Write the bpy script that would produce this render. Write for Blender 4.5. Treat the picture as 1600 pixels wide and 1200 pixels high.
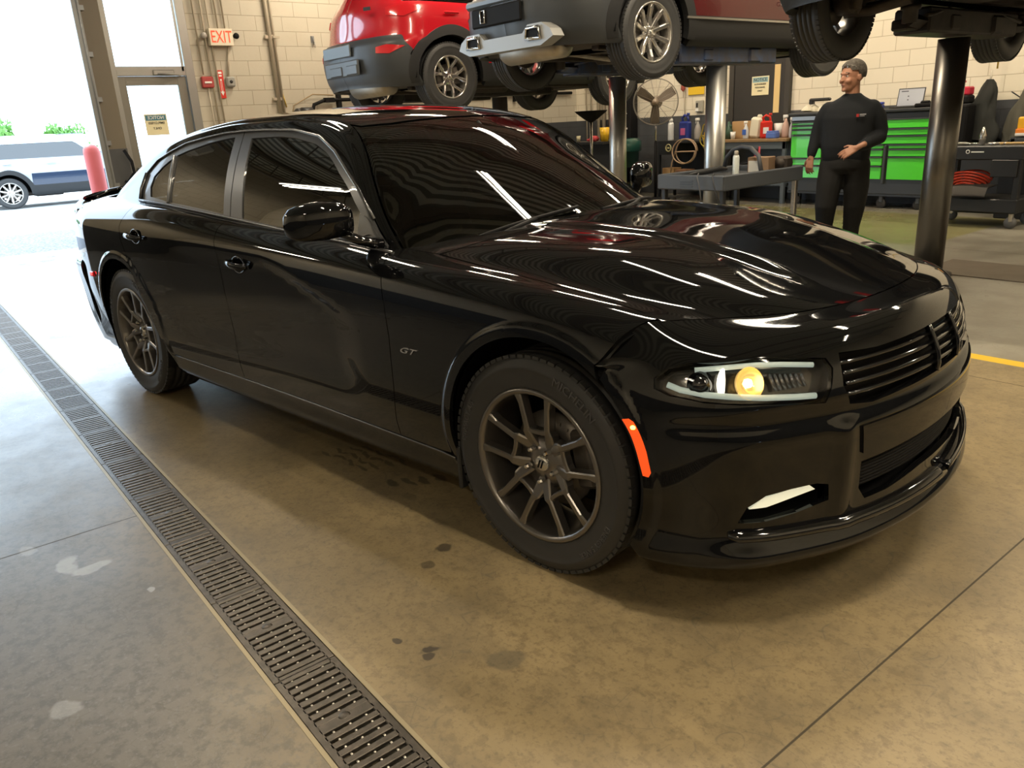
import bpy, math, random
import numpy as np
from mathutils import Vector, Matrix, Euler
from mathutils.geometry import delaunay_2d_cdt
random.seed(7)
for _o in list(bpy.data.objects): bpy.data.objects.remove(_o)
scene = bpy.context.scene
PI = math.pi
# ------------------------------------------------------------------ camera
CAM = (1.87815, -2.33433, 1.397); YAW = 2.48363; PITCH = -.323; ROLL = -.055; FPX = 1225.0
cam_d = bpy.data.cameras.new('camera'); cam = bpy.data.objects.new('camera', cam_d)
scene.collection.objects.link(cam); scene.camera = cam
_F = Vector((math.cos(PITCH)*math.cos(YAW), math.cos(PITCH)*math.sin(YAW), math.sin(PITCH)))
_R = Vector((math.sin(YAW), -math.cos(YAW), 0)); _U = _R.cross(_F)
_r2 = math.cos(ROLL)*_R + math.sin(ROLL)*_U; _u2 = -math.sin(ROLL)*_R + math.cos(ROLL)*_U
cam.matrix_world = Matrix(((_r2.x, _u2.x, -_F.x, CAM[0]), (_r2.y, _u2.y, -_F.y, CAM[1]), (_r2.z, _u2.z, -_F.z, CAM[2]), (0, 0, 0, 1)))
cam_d.sensor_fit = 'HORIZONTAL'; cam_d.sensor_width = 36.0; cam_d.lens = 36.0*FPX/1600.0
cam_d.clip_start = .05; cam_d.clip_end = 300
# ------------------------------------------------------------------ colour management
scene.view_settings.view_transform = 'Standard'; scene.view_settings.look = 'None'
scene.view_settings.gamma = 1.0; scene.view_settings.use_curve_mapping = False
scene.view_settings.exposure = 0.0
# ------------------------------------------------------------------ sky
world = bpy.data.worlds.new('overcast_sky'); scene.world = world; world.use_nodes = True
_nt = world.node_tree; _nt.nodes.clear()
_o = _nt.nodes.new('ShaderNodeOutputWorld'); _b = _nt.nodes.new('ShaderNodeBackground')
_b.inputs[0].default_value = (.66, .83, 1, 1); _b.inputs[1].default_value = 5.5
_nt.links.new(_b.outputs[0], _o.inputs[0])
# ------------------------------------------------------------------ sun (falls through the open garage door)
_sd = bpy.data.lights.new('sun', 'SUN'); _sd.energy = 5.0; _sd.angle = .01; _sd.color = (1, .97, .92)
sun = bpy.data.objects.new('sun', _sd); scene.collection.objects.link(sun)
sun.rotation_euler = Vector((.60, .16, -.78)).to_track_quat('-Z', 'Y').to_euler()
# ---- charger surfaces (car frame: x forward, y left half width, z up) ----
def pchip(kn):
    X = np.array([k[0] for k in kn], float); Y = np.array([k[1] for k in kn], float)
    h = np.diff(X); d = np.diff(Y)/h; m = np.zeros(len(X))
    for i in range(1, len(X)-1):
        if d[i-1]*d[i] > 0:
            w1 = 2*h[i]+h[i-1]; w2 = h[i]+2*h[i-1]
            m[i] = (w1+w2)/(w1/d[i-1]+w2/d[i])
    m[0] = d[0]; m[-1] = d[-1]
    def f(x):
        x = np.clip(np.asarray(x, float), X[0], X[-1])
        i = np.clip(np.searchsorted(X, x, side='right')-1, 0, len(X)-2)
        t = (x-X[i])/h[i]
        return ((1+2*t)*(1-t)**2*Y[i] + t*(1-t)**2*h[i]*m[i] + t*t*(3-2*t)*Y[i+1] + t*t*(t-1)*h[i]*m[i+1])
    return f
def K(v): return [(-4, v), (1, v)]
YR = [
 [(-4.05,.74),(-3.7,.80),(.3,.80),(.9,.55)],
 [(-4.05,.78),(-3.7,.86),(-3.0,.875),(0,.875),(.4,.86),(.9,.6)],
 [(-4.05,.79),(-3.7,.885),(-3.0,.905),(-1.5,.885),(0,.905),(.4,.885),(.9,.62)],
 [(-4.05,.80),(-3.8,.87),(-3.5,.915),(-3.0,.93),(-1.6,.905),(-.1,.93),(.3,.92),(.5,.87),(.9,.62)],
 [(-4.05,.81),(-3.8,.89),(-3.5,.93),(-3.0,.942),(-1.6,.920),(-.1,.938),(.3,.93),(.5,.88),(.9,.62)],
 [(-4.05,.81),(-3.8,.895),(-3.5,.935),(-3.0,.947),(-1.6,.926),(-.1,.941),(.3,.925),(.5,.87),(.9,.6)],
 [(-4.05,.81),(-3.8,.89),(-3.5,.932),(-3.0,.943),(-1.6,.922),(-.1,.934),(.3,.905),(.5,.84),(.7,.73),(.9,.55)],
 [(-4.05,.80),(-3.8,.875),(-3.5,.912),(-3.0,.922),(-1.6,.902),(-.1,.908),(.3,.87),(.5,.80),(.7,.68),(.9,.5)],
 [(-4.05,.76),(-3.8,.83),(-3.5,.862),(-3.0,.868),(-1.6,.852),(-.1,.85),(.3,.80),(.5,.72),(.7,.59),(.9,.4)],
 [(-4.05,.70),(-3.8,.77),(-3.5,.80),(-3.0,.80),(-1.6,.785),(-.6,.77),(-.1,.745),(.3,.695),(.5,.62),(.7,.49),(.9,.32)],
 [(-4.05,.58),(-3.6,.64),(-1.6,.64),(-.1,.61),(.3,.57),(.5,.52),(.7,.40),(.9,.25)],
 [(-4.05,.40),(-1.6,.43),(-.1,.42),(.3,.385),(.5,.35),(.7,.27),(.9,.16)],
 [(-4.05,.20),(-1.6,.22),(-.1,.21),(.3,.195),(.5,.18),(.7,.14),(.9,.08)],
 K(0)]
ZR = [K(.172), K(.188), [(-4,.30),(-1,.285),(1,.285)], K(.40), K(.57), K(.73),
 [(-4,.90),(-3.1,.90),(-1.9,.87),(-.85,.85),(-.1,.835),(.3,.80),(.5,.77),(.9,.70)],
 [(-4,.985),(-2.9,.985),(-1.9,.95),(-.85,.92),(-.1,.885),(.3,.84),(.5,.80),(.9,.70)],
 [(-4,1.035),(-2.9,1.045),(-1.9,1.005),(-.85,.963),(-.5,.945),(-.1,.92),(.3,.868),(.5,.83),(.9,.725)],
 [(-4,1.06),(-2.9,1.075),(-1.9,1.03),(-.85,.985),(-.5,.96),(-.1,.935),(.3,.885),(.5,.85),(.9,.745)],
 [(-4,1.085),(-3.3,1.105),(-1.9,1.04),(-.85,1.0),(-.4,1.005),(0,.988),(.3,.935),(.5,.887),(.72,.825),(.9,.76)],
 [(-4,1.10),(-3.3,1.13),(-1.9,1.05),(-.85,1.01),(-.4,1.028),(0,1.012),(.3,.96),(.5,.908),(.72,.843),(.9,.77)],
 [(-4,1.105),(-3.3,1.14),(-1.9,1.05),(-.85,1.015),(-.4,1.03),(0,1.015),(.3,.966),(.5,.918),(.72,.855),(.9,.78)],
 [(-4,1.108),(-3.3,1.145),(-1.9,1.05),(-.85,1.018),(-.4,1.032),(0,1.018),(.3,.97),(.5,.922),(.72,.858),(.9,.783)]]
YF = [pchip(k) for k in YR]; ZF = [pchip(k) for k in ZR]
def crom(P, v):
    # P rows (K,N) values, v (N,) -> uniform Catmull-Rom over rows
    K = P.shape[0]; v = np.clip(v, 0, K-1-1e-9); i = np.floor(v).astype(int); t = v-i
    n = np.arange(P.shape[1])
    p1 = P[i, n]; p2 = P[i+1, n]
    p0 = np.where(i > 0, P[np.maximum(i-1, 0), n], 2*p1-p2)
    p3 = np.where(i < K-2, P[np.minimum(i+2, K-1), n], np.where(i < K-1, 2*p2-p1, p2))
    return .5*((2*p1)+(-p0+p2)*t+(2*p0-5*p1+4*p2-p3)*t*t+(-p0+3*p1-3*p2+p3)*t**3)
def sst(a, b, x):
    t = np.clip((x-a)/(b-a), 0, 1); return t*t*(3-2*t)
def body(x, v):
    x = np.atleast_1d(np.asarray(x, float)); v = np.atleast_1d(np.asarray(v, float))
    x, v = np.broadcast_arrays(x, v)
    Y = np.array([f(x) for f in YF]); Z = np.array([f(x) for f in ZF])
    # centreline symmetry: add mirrored row so the last slope is flat
    Y = np.vstack([Y, -Y[-2:-1]]); Z = np.vstack([Z, Z[-2:-1]])
    y = crom(Y, v); z = crom(Z, v)
    # door scallop
    fr = -.93 - .55*sst(.70, .93, z)
    s = (1-sst(fr-.12, fr+.10, x))*sst(-2.75, -1.9, x)*sst(.38, .54, z)*(1-sst(.83, .93, z - .03*sst(-1.0,-2.6,x)))
    y = y - .015*s
    # hood power dome
    hd = sst(-.60, -.35, x)*(1-sst(.35, .66, x))
    w = .30+.10*sst(.6, -.6, x)
    z = z + .016*hd*(1-sst(w-.035, w+.035, np.abs(y)))*(v > 8)
    return np.stack([x, y, z], -1)
def v_of_z(x, z, hi=8.6):
    x = np.atleast_1d(np.asarray(x, float)); z = np.atleast_1d(np.asarray(z, float)); x, z = np.broadcast_arrays(x, z)
    lo = np.zeros(x.shape); h = np.full(x.shape, hi)
    for _ in range(40):
        m = (lo+h)/2; zz = body(x, m)[:, 2]; g = zz < z; lo = np.where(g, m, lo); h = np.where(g, h, m)
    return (lo+h)/2
def v_of_y(x, y, lo0=6.5):
    x = np.atleast_1d(np.asarray(x, float)); y = np.atleast_1d(np.asarray(y, float)); x, y = np.broadcast_arrays(x, y)
    lo = np.full(x.shape, lo0); h = np.full(x.shape, 13.0)
    for _ in range(40):
        m = (lo+h)/2; yy = body(x, m)[:, 1]; g = yy > y; lo = np.where(g, m, lo); h = np.where(g, h, m)
    return (lo+h)/2
# ---- front fascia net: columns s 0..7 (arch -> centre), rows t 0..8 (chin -> hood shut line)
_pl = [(.20,.93),(.38,.925),(.52,.885),(.65,.80),(.745,.67),(.835,.49),(.895,.25),(.915,0)]
_d = [(0,-1),(-.15,-1),(-.45,-.9),(-.7,-.7),(-.85,-.5),(-.95,-.3),(-1,-.1),(-1,0)]
def _row(off, z): return [(p[0]+d[0]*off, p[1]+d[1]*off, z if np.isscalar(z) else z[i]) for i, (p, d) in enumerate(zip(_pl, _d))]
FN = [_row(.045, .165), _row(-.006, .20), _row(.004, .30), _row(.0, .42), _row(0, .56),
 [(.20,.93,.62),(.378,.92,.635),(.515,.88,.65),(.637,.797,.66),(.732,.665,.665),(.822,.485,.665),(.882,.248,.665),(.902,0,.665)],
 [(.20,.928,.67),(.368,.912,.69),(.492,.868,.715),(.60,.785,.735),(.695,.66,.745),(.79,.48,.745),(.852,.245,.745),(.872,0,.745)],
 [(.20,.925,.715),(.335,.90,.745),(.445,.85,.775),(.555,.77,.79),(.635,.645,.81),(.74,.465,.812),(.80,.24,.815),(.82,0,.815)]]
_sh = [(.17,.915),(.255,.905),(.337,.831),(.405,.745),(.507,.62),(.633,.46),(.71,.24),(.735,0)]
_shb = body(np.array([p[0] for p in _sh]), v_of_y([p[0] for p in _sh], [p[1] for p in _sh], 6.0))
_shb[0] = body(.17, v_of_z(.17, .715))[0]; _shb[1] = body(.256, v_of_z(.256, .745))[0]
FN.append([tuple(p) for p in _shb])
FN = np.array(FN)   # (9,8,3)
_tan = FN[-1]+(FN[-1]-FN[-2])*.9
FNx = np.concatenate([FN, _tan[None]], 0)
def fascia(s, t):
    s = np.atleast_1d(np.asarray(s, float)); t = np.atleast_1d(np.asarray(t, float)); s, t = np.broadcast_arrays(s, t)
    out = []
    for k in range(3):
        G = FNx[:, :, k]; sg = -1 if k == 1 else 1
        G = np.concatenate([G, sg*G[:, -2:-1]], 1)      # mirror column for smooth centre
        # interpolate along s for each row then along t
        rows = np.array([crom(np.repeat(G[r][:, None], s.size, 1), s) for r in range(G.shape[0])])
        out.append(crom(rows, np.minimum(t, 8.0)))
    return np.stack(out, -1)
def t_of_z(s, z):
    s = np.atleast_1d(np.asarray(s, float)); z = np.atleast_1d(np.asarray(z, float)); s, z = np.broadcast_arrays(s, z)
    lo = np.zeros(s.shape); h = np.full(s.shape, 8.)
    for _ in range(40):
        m = (lo+h)/2; g = fascia(s, m)[:, 2] < z; lo = np.where(g, m, lo); h = np.where(g, h, m)
    return (lo+h)/2
# ---- greenhouse: side glass plane y(x,z), roof / windshield / backlight ring surface
def glass_y(x, z):
    x = np.asarray(x, float); z = np.asarray(z, float)
    base = pchip([(-4,.66),(-3.3,.765),(-2.8,.80),(-1.6,.795),(-.7,.80),(-.4,.79)])(x)
    h = np.clip(z-1.0, -.1, .6)
    return base-.30*h-.50*np.clip(h,0,1)**2
_rz = pchip([(-4.3,1.0),(-3.85,1.13),(-3.6,1.225),(-3.3,1.33),(-2.95,1.428),(-2.6,1.482),(-2.2,1.507),(-1.8,1.508),(-1.5,1.492),(-1.25,1.455),(-1.05,1.388),(-.8,1.262),(-.6,1.148),(-.4,1.03),(-.2,.91),(0,.8)])
def roof_z(x, y):
    x = np.asarray(x, float); y = np.asarray(y, float)
    xs = x + .36*y*y*sst(-1.5, -.8, x) - .30*y*y*sst(-2.8, -3.5, x)
    return _rz(xs) - .10*y*y - .20*np.abs(y)**5
_gx = np.linspace(-4.1, -.3, 240)
def _rail(x):
    y = np.full(x.shape, .65)
    for _ in range(60): y = .5*y+.5*glass_y(x, roof_z(x, y))
    return y
_gy = _rail(_gx)
def rail_y(x): return np.interp(x, _gx, _gy)
belt = pchip([(-4.1,1.0),(-3.4,1.04),(-2.9,1.035),(-1.9,1.0),(-.85,.955),(-.3,.93)])
GN = 10
def house(x, w):
    x = np.atleast_1d(np.asarray(x, float)); w = np.atleast_1d(np.asarray(w, float)); x, w = np.broadcast_arrays(x, w)
    yr = rail_y(x); zr = roof_z(x, yr); zb = np.minimum(belt(x), zr-.045); zt = zr-.038
    Y = []; Z = []
    for k in range(4):
        z = zb+(zt-zb)*k/3; Y.append(glass_y(x, z)); Z.append(z)
    Y.append(yr-.010); Z.append(zr-.010)
    for fr in (1, .78, .52, .26, 0):
        y = (yr-.055)*fr; Y.append(y); Z.append(roof_z(x, y))
    Y = np.array(Y); Z = np.array(Z)
    Y = np.vstack([Y, -Y[-2:-1]]); Z = np.vstack([Z, Z[-2:-1]])
    return np.stack([x, crom(Y, w), crom(Z, w)], -1)
def w_of_z(x, z):
    x = np.atleast_1d(np.asarray(x, float)); z = np.atleast_1d(np.asarray(z, float)); x, z = np.broadcast_arrays(x, z)
    lo = np.zeros(x.shape); h = np.full(x.shape, 4.3)
    for _ in range(36):
        m = (lo+h)/2; g = house(x, m)[:, 2] < z; lo = np.where(g, m, lo); h = np.where(g, h, m)
    return (lo+h)/2
# ------------------------------------------------------------------ helpers
COL = scene.collection
def nmat(name, base=(.5,.5,.5), rough=.5, metal=0., spec=.5, coat=0., emit=None, estr=0., alpha=1., trans=0., noise=None, bump=None, ior=None):
    m = bpy.data.materials.new(name); m.use_nodes = True
    nt = m.node_tree; b = nt.nodes['Principled BSDF']
    b.inputs['Base Color'].default_value = (*base, 1); b.inputs['Roughness'].default_value = rough
    b.inputs['Metallic'].default_value = metal; b.inputs['Specular IOR Level'].default_value = spec
    b.inputs['Coat Weight'].default_value = coat; b.inputs['Coat Roughness'].default_value = .02
    b.inputs['Transmission Weight'].default_value = trans
    if ior: b.inputs['IOR'].default_value = ior
    if emit: b.inputs['Emission Color'].default_value = (*emit, 1); b.inputs['Emission Strength'].default_value = estr
    b.inputs['Alpha'].default_value = alpha
    tc = nt.nodes.new('ShaderNodeTexCoord')
    if noise:   # (scale, amount of variation, second colour)
        n = nt.nodes.new('ShaderNodeTexNoise'); n.inputs['Scale'].default_value = noise[0]; n.inputs['Detail'].default_value = 5
        r = nt.nodes.new('ShaderNodeMix'); r.data_type = 'RGBA'
        r.inputs[6].default_value = (*base, 1); r.inputs[7].default_value = (*noise[2], 1)
        mp = nt.nodes.new('ShaderNodeMapRange'); mp.inputs[1].default_value = .5-noise[1]; mp.inputs[2].default_value = .5+noise[1]
        nt.links.new(tc.outputs['Object'], n.inputs['Vector']); nt.links.new(n.outputs[0], mp.inputs[0])
        nt.links.new(mp.outputs[0], r.inputs[0]); nt.links.new(r.outputs[2], b.inputs['Base Color'])
    if bump:
        n = nt.nodes.new('ShaderNodeTexNoise'); n.inputs['Scale'].default_value = bump[0]; n.inputs['Detail'].default_value = 4
        bp = nt.nodes.new('ShaderNodeBump'); bp.inputs['Strength'].default_value = bump[1]; bp.inputs['Distance'].default_value = bump[2] if len(bump) > 2 else .01
        nt.links.new(tc.outputs['Object'], n.inputs['Vector']); nt.links.new(n.outputs[0], bp.inputs['Height']); nt.links.new(bp.outputs[0], b.inputs['Normal'])
    return m
def tag(o, label=None, cat=None, group=None, kind=None):
    if label: o['label'] = label
    if cat: o['category'] = cat
    if group: o['group'] = group
    if kind: o['kind'] = kind
    return o
def empty(name, loc=(0,0,0), rz=0., label=None, cat=None, group=None, rot=None):
    o = bpy.data.objects.new(name, None); COL.objects.link(o); o.empty_display_size = .1
    o.location = loc; o.rotation_euler = rot if rot else (0, 0, rz)
    return tag(o, label, cat, group)
class MB:
    """collects shapes, links them as one mesh object"""
    def __init__(s): s.v = []; s.f = []; s.n = []; s.sm = []; s.mi = []
    def add(s, v, f, sm=False, nrm=None, mi=0):
        k = len(s.v); s.v += [tuple(map(float, p)) for p in v]
        s.n += [tuple(p) for p in nrm] if nrm is not None else [None]*len(v)
        for q in f: s.f.append(tuple(int(i)+k for i in q)); s.sm.append(sm); s.mi.append(mi)
        return s
    def box(s, c, d, rz=0., rot=None, bev=0., mi=0):
        """c centre, d full size"""
        M = (Euler(rot).to_matrix() if rot else Matrix.Rotation(rz, 3, 'Z'))
        x, y, z = [q/2 for q in d]; b = min(bev, x*.9, y*.9, z*.9)
        if b <= 0:
            V = [(i*x, j*y, k*z) for i in (-1,1) for j in (-1,1) for k in (-1,1)]
            Fc = [(0,1,3,2),(4,6,7,5),(0,4,5,1),(2,3,7,6),(0,2,6,4),(1,5,7,3)]
        else:
            V = []; idx = {}
            for i in (-1,1):
                for j in (-1,1):
                    for k in (-1,1):
                        for a in range(3):
                            p = [i*(x-b), j*(y-b), k*(z-b)]; p[a] = (i*x, j*y, k*z)[a]
                            idx[(i,j,k,a)] = len(V); V.append(tuple(p))
            Fc = []
            for a in range(3):
                o1, o2 = [(1,2),(2,0),(0,1)][a]
                for sg in (-1,1):
                    cs = []
                    for p, q in ((-1,-1),(1,-1),(1,1),(-1,1)):
                        t = [0,0,0]; t[a] = sg; t[o1] = p; t[o2] = q; cs.append(idx[(*t, a)])
                    Fc.append(tuple(cs if sg > 0 else cs[::-1]))
            for a in range(3):      # edges
                o1, o2 = [(1,2),(2,0),(0,1)][a]
                for p in (-1,1):
                    for q in (-1,1):
                        t0 = [0,0,0]; t1 = [0,0,0]; t0[a] = -1; t1[a] = 1
                        for t in (t0, t1): t[o1] = p; t[o2] = q
                        qd = (idx[(*t0,o1)], idx[(*t1,o1)], idx[(*t1,o2)], idx[(*t0,o2)])
                        Fc.append(qd if p*q > 0 else qd[::-1])
            for i in (-1,1):
                for j in (-1,1):
                    for k in (-1,1):
                        t = (idx[(i,j,k,0)], idx[(i,j,k,1)], idx[(i,j,k,2)]); Fc.append(t if i*j*k > 0 else t[::-1])
        c = Vector(c); return s.add([c + M @ Vector(p) for p in V], Fc, mi=mi)
    def tube(s, pts, r, n=10, cap=True, closed=False, sm=True, mi=0, flat=1.0, up=None):
        pts = [Vector(p) for p in pts]; rs = r if isinstance(r, (list, tuple)) else [r]*len(pts)
        V = []; Fc = []; m = len(pts); prev = None
        for i, p in enumerate(pts):
            if closed: t = pts[(i+1) % m]-pts[i-1]
            else: t = pts[min(i+1, m-1)]-pts[max(i-1, 0)]
            if t.length < 1e-9: t = Vector((0,0,1))
            t.normalize()
            if up is not None: a = Vector(up)-Vector(up).dot(t)*t
            elif prev is None: a = t.orthogonal()
            else: a = prev-prev.dot(t)*t
            if a.length < 1e-6: a = t.orthogonal()
            a.normalize(); prev = a; b = t.cross(a)
            for k in range(n):
                w = 2*PI*k/n; V.append(p+rs[i]*(math.cos(w)*a*flat+math.sin(w)*b))
        for i in range(m if closed else m-1):
            j = (i+1) % m
            for k in range(n): Fc.append((i*n+k, i*n+(k+1) % n, j*n+(k+1) % n, j*n+k))
        s.add(V, Fc, sm, mi=mi)
        if cap and not closed:
            k0 = len(s.v)-len(V); s.f += [tuple(k0+i for i in range(n))[::-1], tuple(k0+(m-1)*n+i for i in range(n))]; s.sm += [False]*2; s.mi += [mi]*2
        return s
    def cyl(s, a, b, r, n=20, r2=None, sm=True, mi=0): return s.tube([a, b], [r, r if r2 is None else r2], n, sm=sm, mi=mi)
    def lathe(s, prof, n=32, axis='z', c=(0,0,0), sm=True, mi=0, ang=(0, 2*PI)):
        """prof: list of (radius, height along axis)"""
        V = []; Fc = []; m = len(prof); full = abs(ang[1]-ang[0]-2*PI) < 1e-6; N = n if full else n+1
        for k in range(N):
            w = ang[0]+(ang[1]-ang[0])*k/n; cw, sw = math.cos(w), math.sin(w)
            for r, h in prof:
                q = {'z': (r*cw, r*sw, h), 'y': (r*cw, h, r*sw), 'x': (h, r*cw, r*sw)}[axis]
                V.append((q[0]+c[0], q[1]+c[1], q[2]+c[2]))
        for k in range(n):
            k2 = (k+1) % N
            for i in range(m-1):
                q = (k*m+i, k2*m+i, k2*m+i+1, k*m+i+1); Fc.append(q if axis != 'y' else q[::-1])
        return s.add(V, Fc, sm, mi=mi)
    def prism(s, poly, h0, h1, axis='z', mi=0, sm=False):
        """poly 2D; axis z:(x,y) y:(x,z) x:(y,z)"""
        n = len(poly); f = {'z': lambda p, h: (p[0], p[1], h), 'y': lambda p, h: (p[0], h, p[1]), 'x': lambda p, h: (h, p[0], p[1])}[axis]
        V = [f(p, h0) for p in poly]+[f(p, h1) for p in poly]
        ar = sum(poly[i][0]*poly[(i+1) % n][1]-poly[(i+1) % n][0]*poly[i][1] for i in range(n))
        fl = (ar > 0) ^ (axis == 'y') ^ (h1 < h0)
        Fc = [tuple(range(n))[::-1], tuple(range(n, 2*n))]+[(i, (i+1) % n, n+(i+1) % n, n+i) for i in range(n)]
        if not fl: Fc = [q[::-1] for q in Fc]
        return s.add(V, Fc, sm, mi=mi)
    def grid(s, P, sm=True, closed=False, mi=0):
        """P[i][j] points"""
        a = len(P); b = len(P[0]); V = [p for r in P for p in r]; Fc = []
        for i in range(a-1):
            for j in range(b if closed else b-1):
                k = (j+1) % b; Fc.append((i*b+j, i*b+k, (i+1)*b+k, (i+1)*b+j))
        return s.add(V, Fc, sm, mi=mi)
    def build(s, name, mat=None, parent=None, label=None, mats=None, loc=None, rz=None):
        me = bpy.data.meshes.new(name); me.from_pydata(s.v, [], s.f)
        for m in (mats or ([mat] if mat else [])): me.materials.append(m)
        me.polygons.foreach_set('use_smooth', s.sm)
        if any(s.mi): me.polygons.foreach_set('material_index', s.mi)
        if any(q is not None for q in s.n):
            me.update(); ln = []
            for p in me.polygons:
                for vi in p.vertices:
                    q = s.n[vi]; ln.append(q if (q is not None and p.use_smooth) else tuple(p.normal))
            me.normals_split_custom_set(ln)
        me.update()
        o = bpy.data.objects.new(name, me); COL.objects.link(o)
        if parent: o.parent = parent
        if label: o['label'] = label
        if loc: o.location = loc
        if rz is not None: o.rotation_euler = (0, 0, rz)
        return o
def kids(o): return [c for c in bpy.data.objects if c.parent == o]
def copy_tree(o, loc=None, rz=None, label=None, parent=None):
    c = o.copy(); COL.objects.link(c)
    if parent: c.parent = parent
    for ch in kids(o): copy_tree(ch, parent=c)
    if loc: c.location = loc
    if rz is not None: c.rotation_euler = (c.rotation_euler[0], c.rotation_euler[1], rz)
    if label: c['label'] = label
    return c
def text_mesh(name, s, size, mat, parent, loc, rot, depth=.002, shear=0., align='CENTER', sx=1., label=None, bold=0.):
    cu = bpy.data.curves.new(name+'_curve', 'FONT'); cu.body = s; cu.size = size; cu.extrude = depth; cu.shear = shear
    cu.align_x = align; cu.align_y = 'CENTER'; cu.offset = bold; cu.resolution_u = 3
    t = bpy.data.objects.new(name+'_tmp', cu); COL.objects.link(t)
    dg = bpy.context.evaluated_depsgraph_get(); dg.update()
    me = bpy.data.meshes.new_from_object(t.evaluated_get(dg)); bpy.data.objects.remove(t); bpy.data.curves.remove(cu)
    me.materials.clear(); me.materials.append(mat)
    o = bpy.data.objects.new(name, me); COL.objects.link(o); o.location = loc; o.rotation_euler = rot; o.scale = (sx, 1, 1)
    if parent: o.parent = parent
    if label: o['label'] = label
    return o
# ---- curved panels cut out of a parametric surface
def inpoly(P, poly):
    poly = np.asarray(poly, float); x, y = P[:, 0], P[:, 1]; r = np.zeros(len(P), bool); n = len(poly)
    for i in range(n):
        x0, y0 = poly[i]; x1, y1 = poly[(i+1) % n]
        if y0 == y1: continue
        c = ((y0 > y) != (y1 > y)) & (x < (x1-x0)*(y-y0)/(y1-y0)+x0); r ^= c
    return r
def dens(poly, st, closed=True):
    out = []; n = len(poly)
    for i in range(n if closed else n-1):
        a = np.array(poly[i], float); b = np.array(poly[(i+1) % n], float); k = max(1, int(math.ceil(np.hypot(*(b-a))/st)))
        for j in range(k): out.append(tuple(a+(b-a)*j/k))
    if not closed: out.append(tuple(poly[-1]))
    return out
def segdist(P, poly):
    poly = np.asarray(poly, float); d = np.full(len(P), 1e9); n = len(poly)
    for i in range(n):
        a = poly[i]; b = poly[(i+1) % n]; ab = b-a; L = ab@ab
        if L < 1e-12: continue
        t = np.clip(((P-a)@ab)/L, 0, 1); q = P-(a+t[:, None]*ab); d = np.minimum(d, np.hypot(q[:, 0], q[:, 1]))
    return d
def surf_normals(fn, A, B, ha=.004, hb=.02):
    du = fn(A+ha, B)-fn(A-ha, B); dv = fn(A, B+hb)-fn(A, B-hb); n = np.cross(du, dv); L = np.linalg.norm(n, axis=1, keepdims=True); L[L < 1e-12] = 1
    return n/L
def panel(mb, fn, poly, bs=.12, st=.022, holes=(), extra=None, sides=(-1,), inset=0., flange=.014, gap=.002, ref=(0, 1, 0), mi=0, hb=.02):
    """poly in (a,b) params; b is scaled by bs to make it metric; both mirrored sides optional"""
    S = np.array([1, bs]); loops = [dens(np.asarray(poly, float)*S, st)]+[dens(np.asarray(h, float)*S, st) for h in holes]
    pts = []; edges = []
    for lp in loops:
        k = len(pts); pts += lp; edges += [(k+i, k+(i+1) % len(lp)) for i in range(len(lp))]
    nb = len(pts); bb = np.array(loops[0]); lo, hi = bb.min(0), bb.max(0)
    gx = np.arange(lo[0]+st*.5, hi[0], st); gy = np.arange(lo[1]+st*.5, hi[1], st)
    G = np.stack(np.meshgrid(gx, gy), -1).reshape(-1, 2)
    if extra is not None:
        E = np.asarray(extra, float)*S
        if len(E): G = np.concatenate([G, E])
    m = inpoly(G, loops[0])
    for lp in loops[1:]: m &= ~inpoly(G, lp)
    G = G[m]
    for lp in loops: G = G[segdist(G, lp) > st*.35]
    allp = [Vector(p) for p in pts]+[Vector(p) for p in G]
    r = delaunay_2d_cdt(allp, edges, [], 0, 1e-6)
    V2 = np.array([tuple(p) for p in r[0]]); Fs = [tuple(f) for f in r[2]]
    cen = np.array([V2[list(f)].mean(0) for f in Fs]); k = inpoly(cen, loops[0])
    for lp in loops[1:]: k &= ~inpoly(cen, lp)
    Fs = [f for f, q in zip(Fs, k) if q]
    A = V2[:, 0]; B = V2[:, 1]/bs
    P = fn(A, B); N = surf_normals(fn, A, B, hb=hb)
    if np.mean(N@np.array(ref)) < 0: N = -N
    # orient faces with normal
    F2 = []
    for f in Fs:
        a, b, c = P[f[0]], P[f[1]], P[f[2]]
        F2.append(f if np.dot(np.cross(b-a, c-a), N[f[0]]+N[f[1]]+N[f[2]]) > 0 else f[::-1])
    P = P-N*inset
    # boundary edges
    cnt = {}
    for f in F2:
        for i in range(len(f)): e = (f[i], f[(i+1) % len(f)]); cnt[e] = 1
    be = [e for e in cnt if (e[1], e[0]) not in cnt and not (len(sides) == 2 and abs(P[e[0]][1]) < 1.5e-3 and abs(P[e[1]][1]) < 1.5e-3)]
    mv = {}
    for a, b in be:
        t = P[b]-P[a]; 
        for v in (a, b):
            w = np.cross(N[v], t); L = np.linalg.norm(w)
            if L > 0: mv.setdefault(v, []).append(w/L)
    for v, w in mv.items():
        w = sum(w); L = np.linalg.norm(w)
        if L > 0:
            q = w/L*gap
            if len(sides) == 2 and abs(P[v][1]) < 1.5e-3: q = q*np.array([1, 0, 1])
            P[v] = P[v]+q
    bl = list(mv); bi = {v: i for i, v in enumerate(bl)}
    for sd in sides:
        T = np.array([1, sd, 1.0]); Q = P*T; M = N*T
        fs = F2 if sd > 0 else [f[::-1] for f in F2]
        mb.add(Q, fs, True, M, mi)
        if flange > 0:
            Pb = np.array([P[v] for v in bl]); Pf = Pb-np.array([N[v] for v in bl])*flange
            q = [(bi[a], len(bl)+bi[a], len(bl)+bi[b], bi[b]) for a, b in be]
            if sd < 0: q = [f[::-1] for f in q]
            mb.add(np.concatenate([Pb, Pf])*T, q, False, None, mi)
    return mb
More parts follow.
